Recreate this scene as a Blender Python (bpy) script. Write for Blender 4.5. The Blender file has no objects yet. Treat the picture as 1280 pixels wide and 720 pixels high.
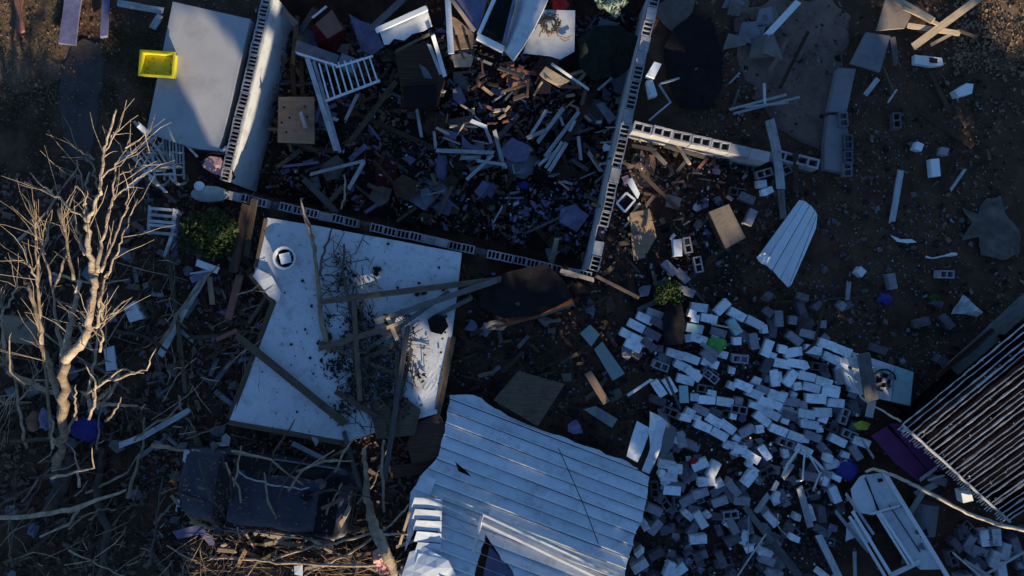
import bpy, bmesh, math, random
from mathutils import Vector, Matrix, noise
random.seed(7)
R = math.radians
SC = bpy.context.scene
COL = SC.collection
# ------------------------------------------------------------------ camera, sky, sun, exposure
CAMH = 15.0
SUN_EL, SUN_AZ = 16.0, math.atan2(0.38, -0.92)
cam_d = bpy.data.cameras.new('camera'); cam = bpy.data.objects.new('camera', cam_d); COL.objects.link(cam)
cam.location = (0, 0, CAMH); cam.rotation_euler = (0, 0, 0)
cam_d.sensor_width = 36; cam_d.lens = 36 * CAMH / (1280 / 60.0); cam_d.clip_end = 2000; cam_d.clip_start = 0.1
SC.camera = cam
W = bpy.data.worlds.new('World'); SC.world = W; W.use_nodes = True
nt = W.node_tree; bg = nt.nodes['Background']
sky = nt.nodes.new('ShaderNodeTexSky'); sky.sky_type = 'NISHITA'; sky.sun_disc = False
sky.sun_elevation = R(SUN_EL); sky.sun_rotation = SUN_AZ; sky.ozone_density = 6.0; sky.air_density = 1.0; sky.dust_density = 0.3
nt.links.new(sky.outputs[0], bg.inputs[0]); bg.inputs[1].default_value = 0.11
SV = Vector((math.sin(SUN_AZ) * math.cos(R(SUN_EL)), math.cos(SUN_AZ) * math.cos(R(SUN_EL)), math.sin(R(SUN_EL))))
sl = bpy.data.lights.new('sun', 'SUN'); sl.energy = 4.8; sl.angle = R(0.5); sl.color = (1, 0.86, 0.62)
so = bpy.data.objects.new('sun', sl); COL.objects.link(so); so.rotation_euler = SV.to_track_quat('Z', 'Y').to_euler(); so.location = (5, -12, 9)
SC.view_settings.view_transform = 'Standard'; SC.view_settings.look = 'None'; SC.view_settings.gamma = 1
SC.view_settings.exposure = 0.72
# ------------------------------------------------------------------ helpers
def U(px, py, z=0.0):
    k = (CAMH - z) / CAMH / 60.0
    return Vector(((px - 640) * k, (360 - py) * k, z))
AUTO = []
def tag(o, label=None, cat=None, group=None, kind=None, at=None):
    if kind: o['kind'] = kind
    if cat: o['category'] = cat
    if group: o['group'] = group
    if label: o['label'] = label
    return o
def auto(o, desc, cat, group, px, py):
    o['category'] = cat; o['group'] = group; AUTO.append((o, desc, px, py)); return o
def link(name, me, m=None, parent=None, loc=None, mw=None):
    o = bpy.data.objects.new(name, me); COL.objects.link(o)
    if m is not None and me is not None and not me.materials: me.materials.append(m)
    if parent is not None: o.parent = parent
    if mw is not None: o.matrix_world = mw
    elif loc is not None: o.location = loc
    return o
def empty(name, loc, rz=0):
    o = bpy.data.objects.new(name, None); COL.objects.link(o); o.location = loc; o.rotation_euler = (0, 0, rz); o.empty_display_size = .2
    return o
def wm(o):
    m = o.matrix_basis.copy() if True else None
    return (wm(o.parent) @ o.matrix_parent_inverse @ m) if o.parent is not None else m
def pin(o, parent):
    o.parent = parent; o.matrix_parent_inverse = wm(parent).inverted(); return o
def pyd(name, vs, fs):
    me = bpy.data.meshes.new(name); me.from_pydata([tuple(v) for v in vs], [], fs); me.update(); return me
def bm_mesh(bm, name, smooth=False):
    bmesh.ops.recalc_face_normals(bm, faces=bm.faces[:])
    me = bpy.data.meshes.new(name); bm.to_mesh(me); bm.free()
    if smooth:
        for p in me.polygons: p.use_smooth = True
    return me
# ------------------------------------------------------------------ materials
M = {}
def mat(key, col, col2=None, rough=.8, scale=3.0, stretch=(1, 1, 1), dirt=None, dirt_amt=.35, bump=.25, bscale=30, metal=0.0, vary=.25, spec=.12, coord='Object', dscale=1.6):
    m = bpy.data.materials.new(key); m.use_nodes = True; n = m.node_tree; N = n.nodes; Lk = n.links
    p = N['Principled BSDF']; p.inputs['Roughness'].default_value = rough; p.inputs['Metallic'].default_value = metal
    p.inputs['Specular IOR Level'].default_value = spec
    tc = N.new('ShaderNodeTexCoord'); oi = N.new('ShaderNodeObjectInfo')
    mp = N.new('ShaderNodeMapping'); mp.inputs['Scale'].default_value = stretch
    sc = N.new('ShaderNodeVectorMath'); sc.operation = 'ADD'
    ml = N.new('ShaderNodeMath'); ml.operation = 'MULTIPLY'; ml.inputs[1].default_value = 57.0
    Lk.new(oi.outputs['Random'], ml.inputs[0]); Lk.new(tc.outputs[coord], sc.inputs[0]); Lk.new(ml.outputs[0], sc.inputs[1]); Lk.new(sc.outputs[0], mp.inputs[0])
    n1 = N.new('ShaderNodeTexNoise'); n1.inputs['Scale'].default_value = scale; n1.inputs['Detail'].default_value = 6; n1.inputs['Roughness'].default_value = .65
    Lk.new(mp.outputs[0], n1.inputs['Vector'])
    r1 = N.new('ShaderNodeValToRGB'); r1.color_ramp.elements[0].position = .32; r1.color_ramp.elements[1].position = .68
    c2 = col2 or tuple(c * .7 for c in col)
    r1.color_ramp.elements[0].color = (*c2, 1); r1.color_ramp.elements[1].color = (*col, 1)
    Lk.new(n1.outputs[0], r1.inputs[0]); out = r1.outputs[0]
    if dirt:
        n2 = N.new('ShaderNodeTexNoise'); n2.inputs['Scale'].default_value = dscale; n2.inputs['Detail'].default_value = 8; n2.inputs['Roughness'].default_value = .72
        Lk.new(sc.outputs[0], n2.inputs['Vector'])
        r2 = N.new('ShaderNodeValToRGB'); r2.color_ramp.elements[0].position = .5; r2.color_ramp.elements[1].position = .72
        r2.color_ramp.elements[0].color = (0, 0, 0, 1); r2.color_ramp.elements[1].color = (dirt_amt,) * 3 + (1,)
        Lk.new(n2.outputs[0], r2.inputs[0])
        mx = N.new('ShaderNodeMix'); mx.data_type = 'RGBA'; Lk.new(r2.outputs[0], mx.inputs[0]); Lk.new(out, mx.inputs[6]); mx.inputs[7].default_value = (*dirt, 1); out = mx.outputs[2]
    if vary:
        hv = N.new('ShaderNodeHueSaturation'); mr = N.new('ShaderNodeMapRange'); mr.inputs[3].default_value = 1 - vary; mr.inputs[4].default_value = 1 + vary * .5
        Lk.new(oi.outputs['Random'], mr.inputs[0]); Lk.new(mr.outputs[0], hv.inputs['Value']); Lk.new(out, hv.inputs['Color']); out = hv.outputs[0]
    Lk.new(out, p.inputs['Base Color'])
    if bump:
        n3 = N.new('ShaderNodeTexNoise'); n3.inputs['Scale'].default_value = bscale; n3.inputs['Detail'].default_value = 5; Lk.new(mp.outputs[0], n3.inputs['Vector'])
        b = N.new('ShaderNodeBump'); b.inputs['Strength'].default_value = bump; b.inputs['Distance'].default_value = .02; Lk.new(n3.outputs[0], b.inputs['Height']); Lk.new(b.outputs[0], p.inputs['Normal'])
    M[key] = m; return m
BR = (.06, .045, .032)
mat('soil', (.128, .068, .040), (.050, .027, .017), .95, 2.2, bump=.9, bscale=14, vary=0, dirt=(.06, .045, .03), dirt_amt=.4, dscale=9)
mat('dirt', (.20, .125, .075), (.09, .055, .035), .95, 2.5, bump=.8, bscale=18, vary=0, dirt=(.03, .025, .018), dirt_amt=.7, dscale=2.2)
mat('asphalt', (.10, .075, .068), (.06, .048, .045), .9, 2, bump=.5, bscale=60, vary=0, dirt=(.02, .018, .015), dirt_amt=.6)
mat('floor', (.235, .150, .115), (.135, .088, .07), .9, 1.4, bump=.4, bscale=40, vary=0, dirt=(.02, .018, .015), dirt_amt=.7)
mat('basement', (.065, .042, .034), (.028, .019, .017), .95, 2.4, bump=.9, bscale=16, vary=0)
mat('concrete', (.43, .41, .40), (.36, .345, .335), .88, 1.3, bump=.2, bscale=45, vary=.05, dirt=(.16, .14, .12), dirt_amt=.45, dscale=1.1)
mat('block', (.42, .37, .39), (.28, .25, .26), .92, 9, bump=.5, bscale=70, vary=.3, dirt=(.08, .07, .06), dirt_amt=.55, dscale=5)
mat('wall_block', (.50, .46, .43), (.36, .33, .31), .92, 9, bump=.5, bscale=70, vary=.25, dirt=(.14, .11, .09), dirt_amt=.5, dscale=5)
mat('wall_plaster', (.52, .50, .49), (.40, .385, .38), .9, 2, bump=.2, bscale=40, vary=.05, dirt=(.16, .14, .13), dirt_amt=.5)
mat('rib_sunlit', (.66, .62, .58), (.42, .38, .35), .5, 9, bump=.2, bscale=30, vary=.15, dirt=(.16, .10, .06), dirt_amt=.5, dscale=12)  # paler than the pans, so the sun on the ribs is in the colour
mat('block_dark', (.19, .16, .17), (.11, .095, .10), .92, 9, bump=.5, bscale=70, vary=.4, dirt=(.04, .035, .03), dirt_amt=.6, dscale=5)
mat('block_white', (.88, .88, .87), (.76, .76, .75), .75, 5, bump=.35, bscale=60, vary=.28, dirt=(.20, .18, .16), dirt_amt=.75, dscale=6)
mat('block_teal', (.42, .62, .58), (.34, .50, .48), .75, 5, bump=.35, bscale=60, vary=.1, dirt=(.18, .18, .16), dirt_amt=.5, dscale=5)
mat('white', (.80, .80, .78), (.68, .68, .66), .55, 2.5, bump=.12, bscale=25, vary=.12, dirt=(.26, .23, .19), dirt_amt=.45, dscale=2.5)
mat('panel', (.60, .60, .60), (.54, .54, .54), .5, 1.2, bump=.06, bscale=12, vary=.03, dirt=(.24, .19, .14), dirt_amt=.6, dscale=3.4)
mat('trim', (.52, .52, .51), (.32, .315, .31), .6, 3, (1, 8, 8), bump=.2, bscale=12, vary=.35, dirt=(.16, .13, .10), dirt_amt=.65, dscale=4)
mat('trim_dim', (.24, .235, .24), (.13, .13, .135), .7, 3, (1, 8, 8), bump=.2, bscale=12, vary=.4, dirt=(.07, .06, .05), dirt_amt=.6, dscale=4)
mat('wood', (.19, .135, .09), (.09, .062, .042), .85, 3, (1, 12, 12), bump=.35, bscale=10, vary=.4, dirt=(.04, .03, .022), dirt_amt=.6, dscale=4)
mat('wood_grey', (.20, .185, .17), (.10, .09, .082), .88, 3, (1, 12, 12), bump=.35, bscale=10, vary=.4, dirt=(.05, .045, .04), dirt_amt=.6, dscale=4)
mat('wood_dark', (.105, .058, .038), (.045, .026, .018), .85, 3, (1, 10, 10), bump=.35, bscale=10, vary=.4)
mat('wood_pale', (.58, .44, .29), (.42, .30, .19), .8, 3, (1, 12, 12), bump=.25, bscale=10, vary=.2, dirt=(.18, .12, .08), dirt_amt=.5, dscale=4)
mat('plywood', (.36, .24, .15), (.25, .16, .10), .82, 2, (1, 7, 1), bump=.2, bscale=14, vary=.15, dirt=(.10, .07, .05), dirt_amt=.6, dscale=3)
mat('cardboard', (.33, .25, .18), (.24, .18, .13), .85, 2, bump=.2, bscale=14, vary=.2, dirt=(.10, .08, .06), dirt_amt=.5, dscale=3)
mat('bark', (.56, .43, .30), (.20, .14, .095), .9, 5, (1, 1, 1), bump=1.0, bscale=22, vary=.1, dirt=(.10, .08, .06), dirt_amt=.6, dscale=6)
mat('bark_shaded', (.34, .25, .17), (.12, .085, .055), .9, 6, (1, 1, 1), bump=1.0, bscale=22, vary=.1, dirt=(.06, .045, .035), dirt_amt=.8, dscale=7)  # bark copy with the trunk's shade put into a lower colour
mat('twig', (.46, .34, .23), (.20, .14, .09), .9, 5, bump=.5, bscale=24, vary=.35)
mat('twig_dark', (.15, .11, .085), (.07, .05, .04), .9, 5, bump=.5, bscale=24, vary=.5)
mat('straw', (.36, .24, .14), (.20, .125, .075), .85, 6, bump=.3, bscale=24, vary=.4)
mat('leaf', (.055, .080, .022), (.020, .034, .011), .6, 8, bump=0, vary=.2)
mat('leaf_pale', (.55, .58, .42), (.30, .36, .20), .6, 8, bump=0, vary=.2)
mat('leaf_dark', (.028, .032, .022), (.012, .014, .010), .7, 8, bump=0, vary=.3)
mat('grass', (.14, .115, .055), (.05, .045, .022), .85, 5, bump=0, vary=.2)
mat('sheet_metal', (.80, .81, .82), (.68, .69, .70), .42, 2.5, bump=.15, bscale=9, vary=.10, dirt=(.25, .20, .15), dirt_amt=.55, dscale=3.2, metal=.05, spec=.5)
mat('metal_bright', (.78, .77, .74), (.6, .59, .56), .35, 4, bump=.1, bscale=20, vary=.15, metal=.5, spec=.5)
mat('metal_pale', (.72, .70, .67), (.50, .46, .42), .5, 9, bump=.3, bscale=30, vary=.3, dirt=(.10, .07, .05), dirt_amt=.6, dscale=10)
mat('metal_dark', (.010, .007, .008), (.005, .004, .005), .9, 3, bump=.2, bscale=20, vary=.1, spec=0.0)  # shade between the shed ribs is put into this near black
mat('yellow', (.80, .66, .03), (.70, .57, .03), .45, 3, bump=.05, vary=0, dirt=(.30, .24, .05), dirt_amt=.5, dscale=7)
mat('red', (.40, .025, .02), (.26, .015, .014), .6, 5, bump=.1, vary=.1)
mat('pink', (.74, .40, .34), (.60, .28, .24), .8, 9, bump=.4, bscale=30, vary=0, dirt=(.30, .08, .07), dirt_amt=.7, dscale=9)
mat('cushion', (.22, .115, .085), (.17, .085, .06), .85, 4, bump=.2, vary=0)
mat('maroon', (.12, .018, .018), (.08, .012, .012), .75, 4, bump=.1, vary=.1)
mat('purple', (.17, .045, .14), (.12, .03, .10), .6, 2, bump=.1, vary=.15, dirt=(.05, .03, .05), dirt_amt=.5)
mat('blue', (.045, .045, .22), (.03, .03, .15), .55, 5, bump=.2, vary=.2)
mat('fabric_blue', (.22, .20, .30), (.13, .12, .19), .85, 5, bump=.3, vary=.25)
mat('fabric_grey', (.21, .21, .23), (.13, .13, .145), .9, 4, bump=.4, vary=.25)
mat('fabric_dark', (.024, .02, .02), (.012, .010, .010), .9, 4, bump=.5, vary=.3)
mat('tarp', (.22, .19, .165), (.15, .13, .11), .8, 3, bump=.4, bscale=12, vary=.2, dirt=(.06, .05, .04), dirt_amt=.5)
mat('tarp_tan', (.18, .145, .115), (.10, .08, .065), .85, 3, bump=.4, bscale=12, vary=.1)
mat('leather', (.24, .09, .04), (.13, .05, .022), .5, 4, bump=.3, vary=.1)  # orange raised to carry the sunlight on the sofa
mat('green_slab', (.30, .35, .31), (.22, .26, .23), .8, 4, bump=.3, vary=.1, dirt=(.10, .10, .09), dirt_amt=.5, dscale=4)
mat('green', (.16, .42, .10), (.08, .26, .06), .5, 6, bump=.2, vary=.2)
mat('yellow_green', (.42, .46, .05), (.30, .32, .03), .6, 6, bump=.2, vary=.1)
mat('car_paint', (.030, .022, .036), (.020, .016, .026), .5, 2, bump=.05, vary=0, spec=.5, dirt=(.06, .045, .04), dirt_amt=.25, dscale=3)
mat('glass', (.010, .011, .013), (.007, .007, .009), .55, 2, bump=0, vary=0, spec=.12)
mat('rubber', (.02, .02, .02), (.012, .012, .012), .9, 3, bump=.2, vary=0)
mat('cable', (.62, .52, .40), (.42, .34, .26), .6, 9, bump=.3, vary=.1)
mat('rug', (.34, .20, .125), (.22, .125, .08), .95, 6, bump=.5, bscale=40, vary=0, dirt=(.08, .05, .04), dirt_amt=.6, dscale=4)
mat('stone', (.44, .41, .37), (.30, .28, .25), .85, 5, bump=.4, vary=.1)
mat('brick', (.30, .13, .09), (.2, .09, .06), .9, 6, bump=.5, vary=.1)
mat('crumb', (.30, .29, .31), (.16, .155, .165), .9, 5, bump=0, vary=0, coord='Generated')
mat('crumb_white', (.70, .70, .70), (.45, .45, .45), .8, 5, bump=0, vary=0)
mat('crumb_blue', (.26, .23, .33), (.14, .12, .19), .8, 5, bump=0, vary=0)
mat('crumb_brown', (.24, .155, .11), (.10, .062, .045), .9, 5, bump=0, vary=0)
mat('crumb_dark', (.035, .030, .028), (.015, .013, .012), .9, 5, bump=0, vary=0)
# ------------------------------------------------------------------ ground height with the sunken room
WA0, WA1, WB1, WC0 = (335, -60), (279, 232), (739, 345), (828, -60)
ROOM = [U(*p, .3) for p in (WA0, WA1, WB1, WC0)]
def inside(x, y, P):
    c = False; j = len(P) - 1
    for i in range(len(P)):
        if (P[i][1] > y) != (P[j][1] > y) and x < (P[j][0] - P[i][0]) * (y - P[i][1]) / (P[j][1] - P[i][1]) + P[i][0]: c = not c
        j = i
    return c
FLOOR = -1.25
def gh(x, y):
    n = noise.noise((x * .7, y * .7, 1)) * .05 + noise.noise((x * 2.6, y * 2.6, 5)) * .03
    if inside(x, y, ROOM): return FLOOR + n * 2.2
    return n
def gz(px, py):
    p = U(px, py, 0)
    return FLOOR if inside(p.x, p.y, ROOM) else 0.0
# ------------------------------------------------------------------ shape builders
def sheet(name, pts, z, t, m, label=None, cat=None, amp=0.0, sub=0, parent=None, freq=2.0, group=None, kind=None, smooth=False):
    V = [U(p[0], p[1], p[2] if len(p) > 2 else z) for p in pts]
    c = sum(V, Vector()) / len(V)
    bm = bmesh.new()
    bm.faces.new([bm.verts.new(v - c) for v in V])
    if amp or sub:
        bmesh.ops.triangulate(bm, faces=bm.faces[:], ngon_method='BEAUTY')
        for _ in range(sub):
            bmesh.ops.subdivide_edges(bm, edges=bm.edges[:], cuts=1, use_grid_fill=True)
        sd = random.uniform(0, 99)
        for v in bm.verts:
            q = (v.co + c) * freq + Vector((sd, sd, sd)); v.co.z += amp * (noise.noise(q) + .5 * noise.noise(q * 2.3))
            v.co.x += amp * .35 * noise.noise(q + Vector((9, 3, 1))); v.co.y += amp * .35 * noise.noise(q + Vector((2, 7, 5)))
    if t:
        for f in bm.faces:
            if f.normal.z < 0: f.normal_flip()
        bmesh.ops.recalc_face_normals(bm, faces=bm.faces[:])
        g = bmesh.ops.extrude_face_region(bm, geom=bm.faces[:])
        for v in g['geom']:
            if isinstance(v, bmesh.types.BMVert): v.co.z -= t
    me = bm_mesh(bm, name, smooth)
    o = link(name, me, M[m], None, c)
    if parent is not None: pin(o, parent)
    return tag(o, label, cat, group, kind)
def frame_x(a, b, roll=0.0):
    d = b - a; L = d.length; x = d.normalized(); up = Vector((0, 0, 1))
    if abs(x.z) > .98: up = Vector((0, 1, 0))
    y = up.cross(x).normalized(); z = x.cross(y)
    mw = Matrix((x, y, z)).transposed().to_4x4() @ Matrix.Rotation(roll, 4, 'X'); mw.translation = (a + b) / 2
    return mw, L
def board_mesh(L, w, t, jag=.04, seg=3, bow=.0):
    vs = []; fs = []; n = seg + 1; rr = random.uniform
    cs = [(-w / 2, -t / 2), (w / 2, -t / 2), (w / 2, t / 2), (-w / 2, t / 2)]
    for i in range(n):
        u = i / seg; x = -L / 2 + L * u; bz = bow * (1 - (2 * u - 1) ** 2)
        for y, z in cs:
            jx = rr(-jag, jag) if i in (0, seg) else 0
            vs.append((x + jx, y + (rr(-.04, .04) * w if 0 < i < seg else 0), z + bz))
    for i in range(seg):
        a = i * 4
        for k in range(4): fs.append((a + k, a + (k + 1) % 4, a + 4 + (k + 1) % 4, a + 4 + k))
    fs.append((3, 2, 1, 0)); e = seg * 4; fs.append((e, e + 1, e + 2, e + 3))
    return pyd('board', vs, fs)
GAP = [0]
def board(name, x1, y1, x2, y2, w, z1, z2, m, label=None, cat='board', t=.035, roll=None, group=None, parent=None, desc=None, bow=0.0, jag=.03):
    GAP[0] = (GAP[0] + 1) % 7; dz = GAP[0] * .0021
    a, b = U(x1, y1, z1 + dz), U(x2, y2, z2 + dz)
    mw, L = frame_x(a, b, random.uniform(-.12, .12) if roll is None else roll)
    o = link(name, board_mesh(L, w / 60, t, min(jag, L * .1), 3, bow), M[m], None, mw=mw)
    if parent is not None: pin(o, parent)
    if parent is None:
        if label: tag(o, label, cat, group)
        else: auto(o, desc or DESC[m], cat, group or 'scattered boards and timbers of the wrecked house', (x1 + x2) / 2, (y1 + y2) / 2)
    return o
DESC = {'trim': 'white painted trim board', 'white': 'clean white painted board', 'wood': 'brown timber', 'wood_grey': 'weathered grey timber', 'wood_dark': 'dark brown timber', 'wood_pale': 'pale fresh split timber', 'plywood': 'tan plywood strip', 'metal_pale': 'pale metal strip', 'trim_dim': 'dull grey trim board'}
def tube_geo(P, sides=6):
    """P: [(Vector, radius)] -> verts, faces"""
    vs, fs = [], []; n = len(P)
    for i, (p, r) in enumerate(P):
        d = (P[min(i + 1, n - 1)][0] - P[max(i - 1, 0)][0]).normalized()
        a = d.cross(Vector((0, 0, 1)));
        if a.length < .05: a = d.cross(Vector((1, 0, 0)))
        a.normalize(); b = d.cross(a)
        for k in range(sides):
            th = 2 * math.pi * k / sides; vs.append(p + (a * math.cos(th) + b * math.sin(th)) * r)
    for i in range(n - 1):
        for k in range(sides):
            fs.append((i * sides + k, i * sides + (k + 1) % sides, (i + 1) * sides + (k + 1) % sides, (i + 1) * sides + k))
    fs.append(tuple(range(sides))[::-1]); fs.append(tuple((n - 1) * sides + k for k in range(sides)))
    return vs, fs
def refine(P, k=4, wob=.02):
    out = []
    for i in range(len(P) - 1):
        for j in range(k):
            u = j / k; a, b = P[i], P[i + 1]; w = wob if (i or j) else 0
            out.append((a[0].lerp(b[0], u) + Vector((random.uniform(-w, w), random.uniform(-w, w), random.uniform(-w, w))), a[1] + (b[1] - a[1]) * u))
    out.append(P[-1]); return out
def tube(name, pts, m, parent=None, wob=.015, k=3, sides=6, smooth=True):
    """pts: (px,py,z,r_px)"""
    P = refine([(U(p[0], p[1], p[2]), p[3] / 60) for p in pts], k, wob)
    P = [(a, r * (1 + .28 * noise.noise(a * 3.3))) for a, r in P]; vs, fs = tube_geo(P, sides); me = pyd(name, vs, fs)
    for f in me.polygons: f.use_smooth = smooth
    o = link(name, me, M[m]);
    if parent is not None: pin(o, parent)
    return o
class MB:
    def __init__(s): s.v, s.f = [], []
    def add(s, vs, fs):
        k = len(s.v); s.v += [Vector(v) for v in vs]; s.f += [tuple(i + k for i in f) for f in fs]
    def box(s, a, b, mw=None):
        x0, y0, z0 = a; x1, y1, z1 = b
        vs = [Vector(c) for c in ((x0, y0, z0), (x1, y0, z0), (x1, y1, z0), (x0, y1, z0), (x0, y0, z1), (x1, y0, z1), (x1, y1, z1), (x0, y1, z1))]
        if mw is not None: vs = [mw @ v for v in vs]
        s.add(vs, [(3, 2, 1, 0), (4, 5, 6, 7), (0, 1, 5, 4), (1, 2, 6, 5), (2, 3, 7, 6), (3, 0, 4, 7)])
    def tube(s, P, sides=5): s.add(*tube_geo(P, sides))
    def mesh(s, name, smooth=False):
        me = pyd(name, s.v, s.f)
        if smooth:
            for p in me.polygons: p.use_smooth = True
        return me
    def build(s, name, m, parent=None, loc=None): return link(name, s.mesh(name), M[m], parent, loc)
def hollow(L, Wd, H, n, wall=.03):
    b = MB(); b.box((-L / 2, -Wd / 2, -H / 2), (L / 2, -Wd / 2 + wall, H / 2)); b.box((-L / 2, Wd / 2 - wall, -H / 2), (L / 2, Wd / 2, H / 2))
    for i in range(n + 1):
        x = -L / 2 + (L - wall) * i / n; b.box((x, -Wd / 2 + wall, -H / 2 + .001), (x + wall, Wd / 2 - wall, H / 2 - .001))
    return b.mesh('hollow_block')
def solid(L, Wd, H, jit=.008, bev=.006):
    bm = bmesh.new(); bmesh.ops.create_cube(bm, size=1)
    for v in bm.verts:
        v.co = Vector((v.co.x * L + random.uniform(-jit, jit), v.co.y * Wd + random.uniform(-jit, jit), v.co.z * H))
    bmesh.ops.bevel(bm, geom=bm.edges[:], offset=bev, segments=1, affect='EDGES')
    return bm_mesh(bm, 'block')
def shard(b, p, s, flat=.3, long=1.0):
    """irregular little chip added to MB b"""
    n = 4; rr = random.uniform; a0 = rr(0, 6.28); tilt = Matrix.Rotation(rr(-.6, .6), 3, 'X') @ Matrix.Rotation(rr(-.6, .6), 3, 'Y')
    rot = Matrix.Rotation(a0, 3, 'Z') @ tilt
    q = [Vector((math.cos(i * 6.283 / n + .78) * s * rr(.5, 1.1) * long, math.sin(i * 6.283 / n + .78) * s * rr(.5, 1.1), 0)) for i in range(n)]
    h = s * flat; vs = [p + rot @ v for v in q] + [p + rot @ (v + Vector((0, 0, h))) for v in q]
    b.add(vs, [(4, 5, 6, 7), (0, 1, 5, 4), (1, 2, 6, 5), (2, 3, 7, 6), (3, 0, 4, 7)])

# ------------------------------------------------------------------ ground, sunken floor, paths
def ground():
    xs = [-400, -120, -50, -25, -16] + [-13.5 + .1 * i for i in range(271)] + [16, 25, 50, 120, 400]
    ys = [-400, -120, -50, -25, -15, -11] + [-8 + .1 * i for i in range(161)] + [11, 16, 25, 50, 120, 400]
    nx = len(xs); vs = []; fs = []; base = []
    for y in ys:
        for x in xs: vs.append((x, y, gh(x, y) if abs(x) < 20 and abs(y) < 16 else 0))
    for j in range(len(ys) - 1):
        for i in range(nx - 1): fs.append((j * nx + i, j * nx + i + 1, (j + 1) * nx + i + 1, (j + 1) * nx + i))
    me = pyd('ground', vs, fs)
    for p in me.polygons: p.use_smooth = True
    tag(link('ground', me, M['soil']), kind='structure')
ground()
def drape(name, pts, m, dz=.05, sub=4):
    """a thin patch of ground surface lying over the uneven ground"""
    V = [U(p[0], p[1], 0) for p in pts]; bm = bmesh.new(); bm.faces.new([bm.verts.new(v) for v in V])
    bmesh.ops.triangulate(bm, faces=bm.faces[:])
    for _ in range(sub): bmesh.ops.subdivide_edges(bm, edges=bm.edges[:], cuts=1, use_grid_fill=True)
    for v in bm.verts:
        q = v.co * 3; v.co.x += .12 * noise.noise(q); v.co.y += .12 * noise.noise(q + Vector((5, 5, 5))); v.co.z = gh(v.co.x, v.co.y) + dz
    for f in bm.faces:
        if f.normal.z < 0: f.normal_flip()
    g = bmesh.ops.extrude_face_region(bm, geom=bm.faces[:])
    for v in g['geom']:
        if isinstance(v, bmesh.types.BMVert): v.co.z -= .09
    return tag(link(name, bm_mesh(bm, name, True), M[m]), kind='structure')
drape('bare_dirt', [(-40, -30), (80, -30), (74, 30), (92, 70), (70, 105), (30, 118), (-40, 125)], 'dirt', .02)
drape('bare_dirt', [(1225, -30), (1330, -30), (1330, 85), (1262, 72), (1240, 50)], 'dirt', .02)
drape('path', [(88, 52), (128, 50), (127, 120), (112, 205), (92, 195), (74, 150), (74, 90)], 'asphalt', .03)
drape('concrete_floor', [(915, 25), (965, 0), (1040, 0), (1062, 20), (1040, 195), (985, 172), (950, 130), (925, 85)], 'floor', .03)
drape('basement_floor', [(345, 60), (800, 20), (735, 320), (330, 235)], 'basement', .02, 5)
# ------------------------------------------------------------------ walls with a hollow block top course
def wall(name, a, b, ztop, zbase, width, unit, ncell, label, cat='wall', m='wall_block', gaps=(), hh=.3, paint=None, body_m='block_dark'):
    A, B = U(*a, ztop), U(*b, ztop); d = B - A; L = d.length; th = math.atan2(d.y, d.x)
    root = empty(name, ((A + B) / 2).xy.to_3d() + Vector((0, 0, zbase)), th); tag(root, label, cat)
    H = ztop - zbase
    bb = MB(); bb.box((-L / 2, -width / 2 + .004, 0), (L / 2, width / 2 - .004, H - hh)); bb.build('wall_body', body_m, root)
    n = max(1, int(L / unit)); u = L / n; me = hollow(u - .006, width, hh - .004, ncell, .022 if ncell > 2 else .035); ms = solid(u - .006, width, hh - .004, .006)
    for i in range(n):
        x = -L / 2 + (i + .5) * u; f = (i + .5) / n; me2 = me
        for g0, g1, kind in gaps:
            if g0 <= f <= g1: me2 = None if kind == 'x' else ms
        if me2 is me and random.random() < .10: me2 = ms
        if me2 is me and random.random() < .045: me2 = None
        if me2 is None: continue
        if not me2.materials: me2.materials.append(M[m])
        o = link('block', me2, None, root, (x, random.uniform(-.008, .008), H - hh / 2 + random.uniform(-.012, .012))); o.rotation_euler = (random.uniform(-.03, .03), random.uniform(-.03, .03), random.uniform(-.035, .035))
    if paint:
        side, z0, z1, pm, x0, x1 = paint
        p = MB(); y0 = side * width / 2
        p.box((x0 * L, min(y0 - .003, y0 + side * .02), z0 - zbase), (x1 * L, max(y0 - .003, y0 + side * .02), z1 - zbase)); p.build('painted_face', pm, root)
    return root
wA = wall('block_wall', (335, -10), (280, 226), .3, FLOOR, .19, .25, 3, 'hollow block wall with white inner face running alongside the grey porch slab', paint=(1, FLOOR, .24, 'panel', -.5, .5))
wB = wall('block_wall', (284, 243), (739, 346), .3, FLOOR, .17, .27, 3, 'long low hollow block wall between the dark room and the white roof panel', m='block', gaps=((.0, .02, 's'), (.36, .39, 'x'), (.58, .6, 's')))
wC = wall('block_wall', (820, -10), (742, 338), .3, FLOOR, .2, .3, 3, 'tall hollow block wall with grey plastered side closing the debris filled room', paint=(-1, FLOOR, .26, 'wall_plaster', -.5, .5), gaps=((.2, .27, 's'), (.40, .44, 's')))
wD = wall('block_wall', (792, 157), (962, 196), .75, 0, .2, .19 * 2.05, 2, 'short wall of two hole blocks branching off toward the siding and beam', gaps=((.68, .76, 's'),), body_m='wall_block')
wD2 = wall('block_wall', (968, 192), (1024, 206), .55, 0, .2, .37, 2, 'broken end of a hollow block wall beyond the white curved strip', m='block')
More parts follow.
